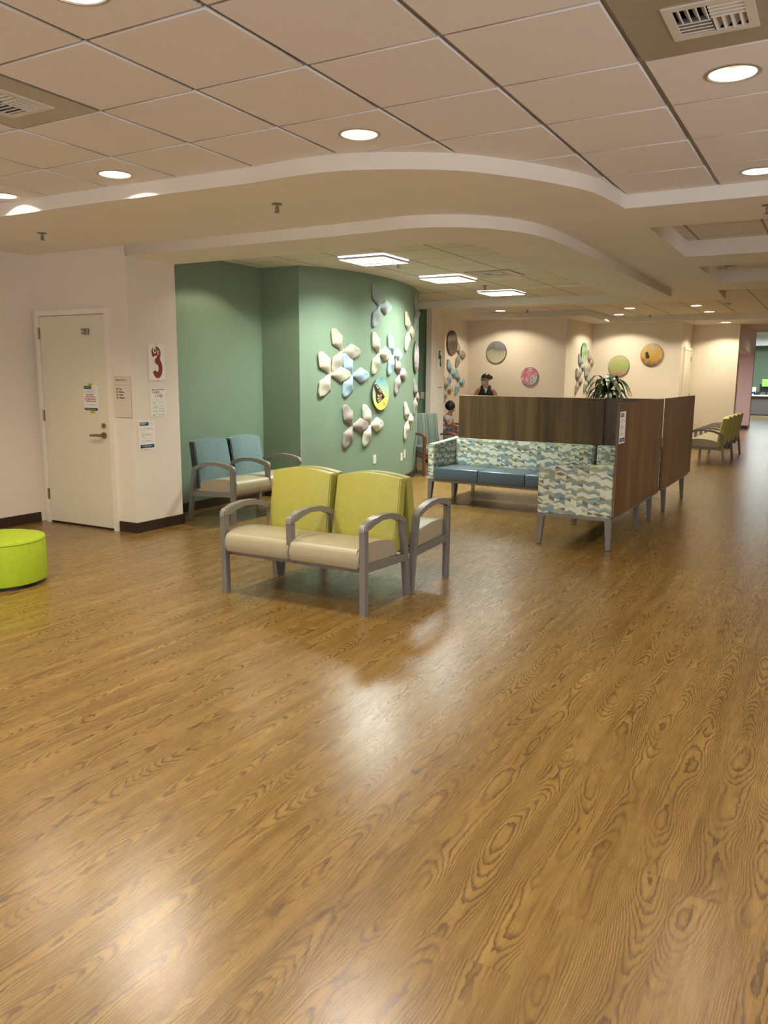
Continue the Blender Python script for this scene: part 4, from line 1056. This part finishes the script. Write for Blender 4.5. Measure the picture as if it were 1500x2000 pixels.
head = empty('head_details', (-.012, -.01, 1.49), math.radians(-38), None, None); head.parent = woman
head.name = 'head_parts'; bpy.data.objects.remove(head)
Mh = Matrix.Translation((-.012, -.012, 1.49)) @ Matrix.Rotation(math.radians(-48), 4, 'Z') @ Matrix.Rotation(math.radians(14), 4, 'X')
def hpart(name, fn, mat, parent, Mh=Mh):
    bm = B(); t = B(); fn(t); merge(bm, t, Mh); return obj(name, bm, mat, parent, 60)
def f_hair(t): blob(t, (0, .020, .026), (.088, .104, .086), 28, ((0, -.050, .038), (0, -1, -1.1)))
hpart('hair', f_hair, M_HAIR2, woman); hpart('hair_bun', lambda t: blob(t, (0, .135, .0), (.045, .042, .045)), M_HAIR2, woman)
def f_mask(t): blob(t, (0, -.046, -.055), (.060, .064, .056), 20, ((0, -.035, 0), (0, 1, 0)))
hpart('face_mask', f_mask, M_MASK, woman)
for s_ in (-1, 1):
    hpart('eye', lambda t: blob(t, (s_*.030, -.086, .012), (.012, .008, .007), 12), M_HAIR, woman)
    hpart('ear', lambda t: blob(t, (s_*.080, .0, -.012), (.012, .020, .030), 12), M_SKIN, woman)
def f_gl(t):
    for s_ in (-1, 1):
        pts = [(s_*.032+.024*math.cos(a*PI/6), -.094, .010+.018*math.sin(a*PI/6)) for a in range(13)]; tube(t, pts, .0025, 6)
        tube(t, [(s_*.055, -.092, .014), (s_*.082, -.02, .010)], .002, 6)
    tube(t, [(-.010, -.096, .014), (.010, -.096, .014)], .002, 6)
hpart('glasses', f_gl, M_BLACK, woman)
hpart('nose', lambda t: blob(t, (0, -.096, -.015), (.011, .016, .020), 12), M_SKIN, woman)
# seated person with bushy black hair, facing right (+x)
seat = empty('person', (-6.40, 13.78, .05), math.radians(98), 'seated person with bushy black hair in a pale pink shirt beside the pillar', 'person')
k = Sk(); pel = k.add((0, .06, .54), (.15, .11))
ch_ = k.chain(pel, [((0, .05, .70), (.125, .095)), ((0, .0, .88), (.14, .10))]); ush = k.add((0, -.03, .97), (.10, .075), ch_)
nk = k.add((0, -.06, 1.04), .05, ush); k.chain(nk, [((0, -.10, 1.11), (.06, .066)), ((0, -.09, 1.18), (.070, .085)), ((0, -.07, 1.24), (.05, .06))])
for s_ in (-1, 1):
    a = k.chain(ush, [((s_*.15, -.03, .955), .052), ((s_*.20, -.06, .82), .042), ((s_*.20, -.14, .71), .036), ((s_*.13, -.30, .68), .028), ((s_*.10, -.36, .67), .021)]); hand(k, a, (-s_*.3, -1, 0), (0, 0, 1), (-s_, .2, 0), .95)
    k.chain(pel, [((s_*.09, -.05, .55), .085), ((s_*.11, -.40, .52), .06), ((s_*.11, -.46, .42), .052), ((s_*.11, -.44, .25), .046), ((s_*.11, -.43, .09), .034), ((s_*.115, -.50, .045), .036), ((s_*.12, -.58, .03), .026)])
skin_body('body', k.v, k.e, k.r, M_SKIN2, seat)
k2 = Sk(); p0 = k2.add((0, .06, .56), (.163, .122)); a = k2.chain(p0, [((0, .05, .70), (.14, .107)), ((0, .0, .88), (.155, .114)), ((0, -.03, .965), (.115, .088))])
for s_ in (-1, 1): k2.chain(a, [((s_*.155, -.03, .955), .062), ((s_*.195, -.055, .85), .052)])
k2.r = [tuple(q+.022 for q in r) if isinstance(r, tuple) else r+.016 for r in k2.r]
skin_body('shirt', k2.v, k2.e, k2.r, M_SHIRT, seat)
k3 = Sk(); p0 = k3.add((0, .06, .55), (.158, .118))
for s_ in (-1, 1): k3.chain(p0, [((s_*.09, -.05, .55), .095), ((s_*.11, -.40, .52), .070), ((s_*.11, -.465, .42), .062), ((s_*.11, -.44, .20), .056)])
skin_body('trousers', k3.v, k3.e, k3.r, M_JEANS, seat)
Ms = Matrix.Translation((0, -.09, 1.18)) @ Matrix.Rotation(math.radians(25), 4, 'X')
def f_puff(t):
    blob(t, (0, .045, .03), (.125, .125, .12), 24, ((0, -.07, 0), (0, -1, -.4)))
    for i in range(40):
        a = random.random()*2*PI; b = random.random()*PI-.6
        blob(t, (.105*math.cos(a)*math.cos(b), .045+abs(.10*math.sin(a)*math.cos(b)), .03+.10*math.sin(b)), (.03, .03, .03), 8)
hpart('hair', f_puff, M_HAIR, seat, Ms); hpart('nose', lambda t: blob(t, (0, -.088, -.02), (.011, .015, .018), 12), M_SKIN2, seat, Ms)
for s_ in (-1, 1):
    hpart('eye', lambda t: blob(t, (s_*.028, -.078, .01), (.012, .008, .006), 12), M_PAPER, seat, Ms)
    hpart('ear', lambda t: blob(t, (s_*.074, .0, -.01), (.011, .018, .028), 12), M_SKIN2, seat, Ms)
hpart('mouth', lambda t: blob(t, (0, -.082, -.05), (.02, .006, .006), 12), plain('lip', (.25, .08, .07), .5), seat, Ms)

seat.scale = (.77, .77, .77)
# ------------------------------------------------------------------ potted plant
pl = empty('potted_plant', (-4.09, 16.4, 0), 0, 'leafy dark green potted plant standing behind the walnut partition', 'plant')
bm = B(); lathe(bm, [(.15, 0), (.17, .02), (.22, .72), (.235, .74), (.235, .78), (.215, .78), (.20, .70)], 32); obj('pot', bm, M_POT, pl, 40)
bm = B(); lathe(bm, [(.20, .70), (.02, .72)], 32); obj('soil', bm, M_SOIL, pl)
bm = B()
for i in range(5):
    a = i*2*PI/5; tube(bm, [(.05*math.cos(a), .05*math.sin(a), .70), (.09*math.cos(a), .09*math.sin(a), 1.0), (.10*math.cos(a+.3), .10*math.sin(a+.3), 1.15+.07*i)], [.016, .013, .010], 8)
obj('stem', bm, plain('plant_cane', (.16, .12, .05), .7), pl, 60)
bm = B(); random.seed(11)
for i in range(74):
    a = random.random()*2*PI; z0 = .95+random.random()*.50; L = .34+random.random()*.26; r0 = .06
    up = .30+random.random()*.55; w = .034+random.random()*.018
    if i < 4: a = -.3+i*.15; z0 = 1.42; L = .60; up = .5
    P = []
    for j in range(9):
        t = j/8; rr = r0+L*(t*.85-.12*t*t); zz = z0+L*(up*t*1.5-1.35*t*t*(.6+.4*up)-.1*t**4)
        P.append((Vector((rr*math.cos(a), rr*math.sin(a), zz)), w*math.sin(PI*min(1, .12+t*.88))**.7+.001))
    sd = Vector((-math.sin(a), math.cos(a), 0)); prev = None
    for c, ww in P:
        row = [bm.verts.new(c-sd*ww+Vector((0, 0, .004))), bm.verts.new(c-Vector((0, 0, .004))), bm.verts.new(c+sd*ww+Vector((0, 0, .004)))]
        if prev:
            for q in (0, 1): bm.faces.new((prev[q], prev[q+1], row[q+1], row[q]))
        prev = row
obj('foliage', bm, M_LEAF, pl, 60)

# ------------------------------------------------------------------ reception desk in the far green room
dk = empty('reception_desk', (-2.6, 37.7, 0), 0, 'grey reception desk with white counter seen at the far right end', 'desk')
bm = B(); box(bm, -3, 3.2, .02, .07, .04, .80); obj('front_panel', bm, M_GREYDESK, dk)
bm = B(); box(bm, -3, 3.2, .02, .9, 0, .04); obj('kick_board', bm, M_BLACK, dk)
bm = B(); box(bm, -3.05, 3.25, -.06, .9, .80, .86, .01, 2); obj('counter', bm, M_WHITE, dk)
bm = B(); box(bm, -3, -.75, .62, .66, .86, 1.02); obj('raised_ledge', bm, M_WHITE, dk)
mo = empty('computer_monitor', (-2.74, 38.15, .861), 0, 'black computer monitor on the reception desk', 'monitor')
bm = B(); box(bm, -.27, .27, 0, .04, .12, .46, .008, 2); obj('screen_housing', bm, M_BLACK, mo)
bm = B(); box(bm, -.03, .03, .02, .05, .01, .2); obj('stand', bm, M_BLACK, mo); bm = B(); box(bm, -.12, .12, -.06, .10, 0, .012); obj('stand_base', bm, M_BLACK, mo)
s = sheet('green_paper_sign', 'bright green paper sign in front of the reception desk monitor', 'sign', (-2.93, 38.10, 1.22), (1, 0, 0), (0, -1, 0), .26, .31, plain('bright_green_paper', (.22, .55, .08), .6))
ink(s, 'faint_print', lines(.8, 5, .14, .2, .8, .03), plain('dark_green_print', (.12, .36, .05), .6))
s = sheet('counter_notice', 'white notice with a navy block standing on the reception counter', 'notice', (-3.32, 37.80, .861), (1, 0, 0), (0, -1, 0), .20, .33)
ink(s, 'navy_block', [(.1, .9, .12, .42)], M_NAVY); ink(s, 'body_print', lines(.8, 3, .1), M_GINK)
ob = empty('telephone', (-3.07, 37.86, .861), 0, 'black desk telephone on the reception counter', 'telephone')
bm = B(); t = B(); prism_x(t, [(-.10, 0), (.10, 0), (.10, .14), (-.10, .05)], -.12, .12); merge(bm, t); obj('base', bm, M_BLACK, ob)
bm = B(); tube(bm, [(-.085, -.08, .11), (-.09, .0, .16), (-.085, .09, .19)], [.03, .018, .03], 10); obj('handset', bm, M_BLACK, ob, 50)
ob = empty('printer', (-2.15, 38.2, .861), 0, 'dark office printer beside the monitor on the reception desk', 'printer')
bm = B(); box(bm, -.25, .25, -.18, .2, 0, .24, .015, 2); obj('housing', bm, M_BLACK, ob); bm = B(); box(bm, -.18, .18, -.28, -.17, .06, .075); obj('paper_tray', bm, M_WHITE, ob)
fr = empty('framed_picture', (-1.95, 40.5, 2.35), 0, 'pale framed picture on the far green wall above the desk', 'picture')
bm = B(); box(bm, -.55, .55, -.03, 0, -.40, .35); obj('frame', bm, plain('grey_frame', (.20, .19, .15), .5), fr)
bm = B()
for i in range(6):
    for j in range(3): blob(bm, (-.40+i*.16, -.04, -.28+j*.24), (.07, .02, .09), 12)
obj('relief', bm, M_PAPER, fr, 60)
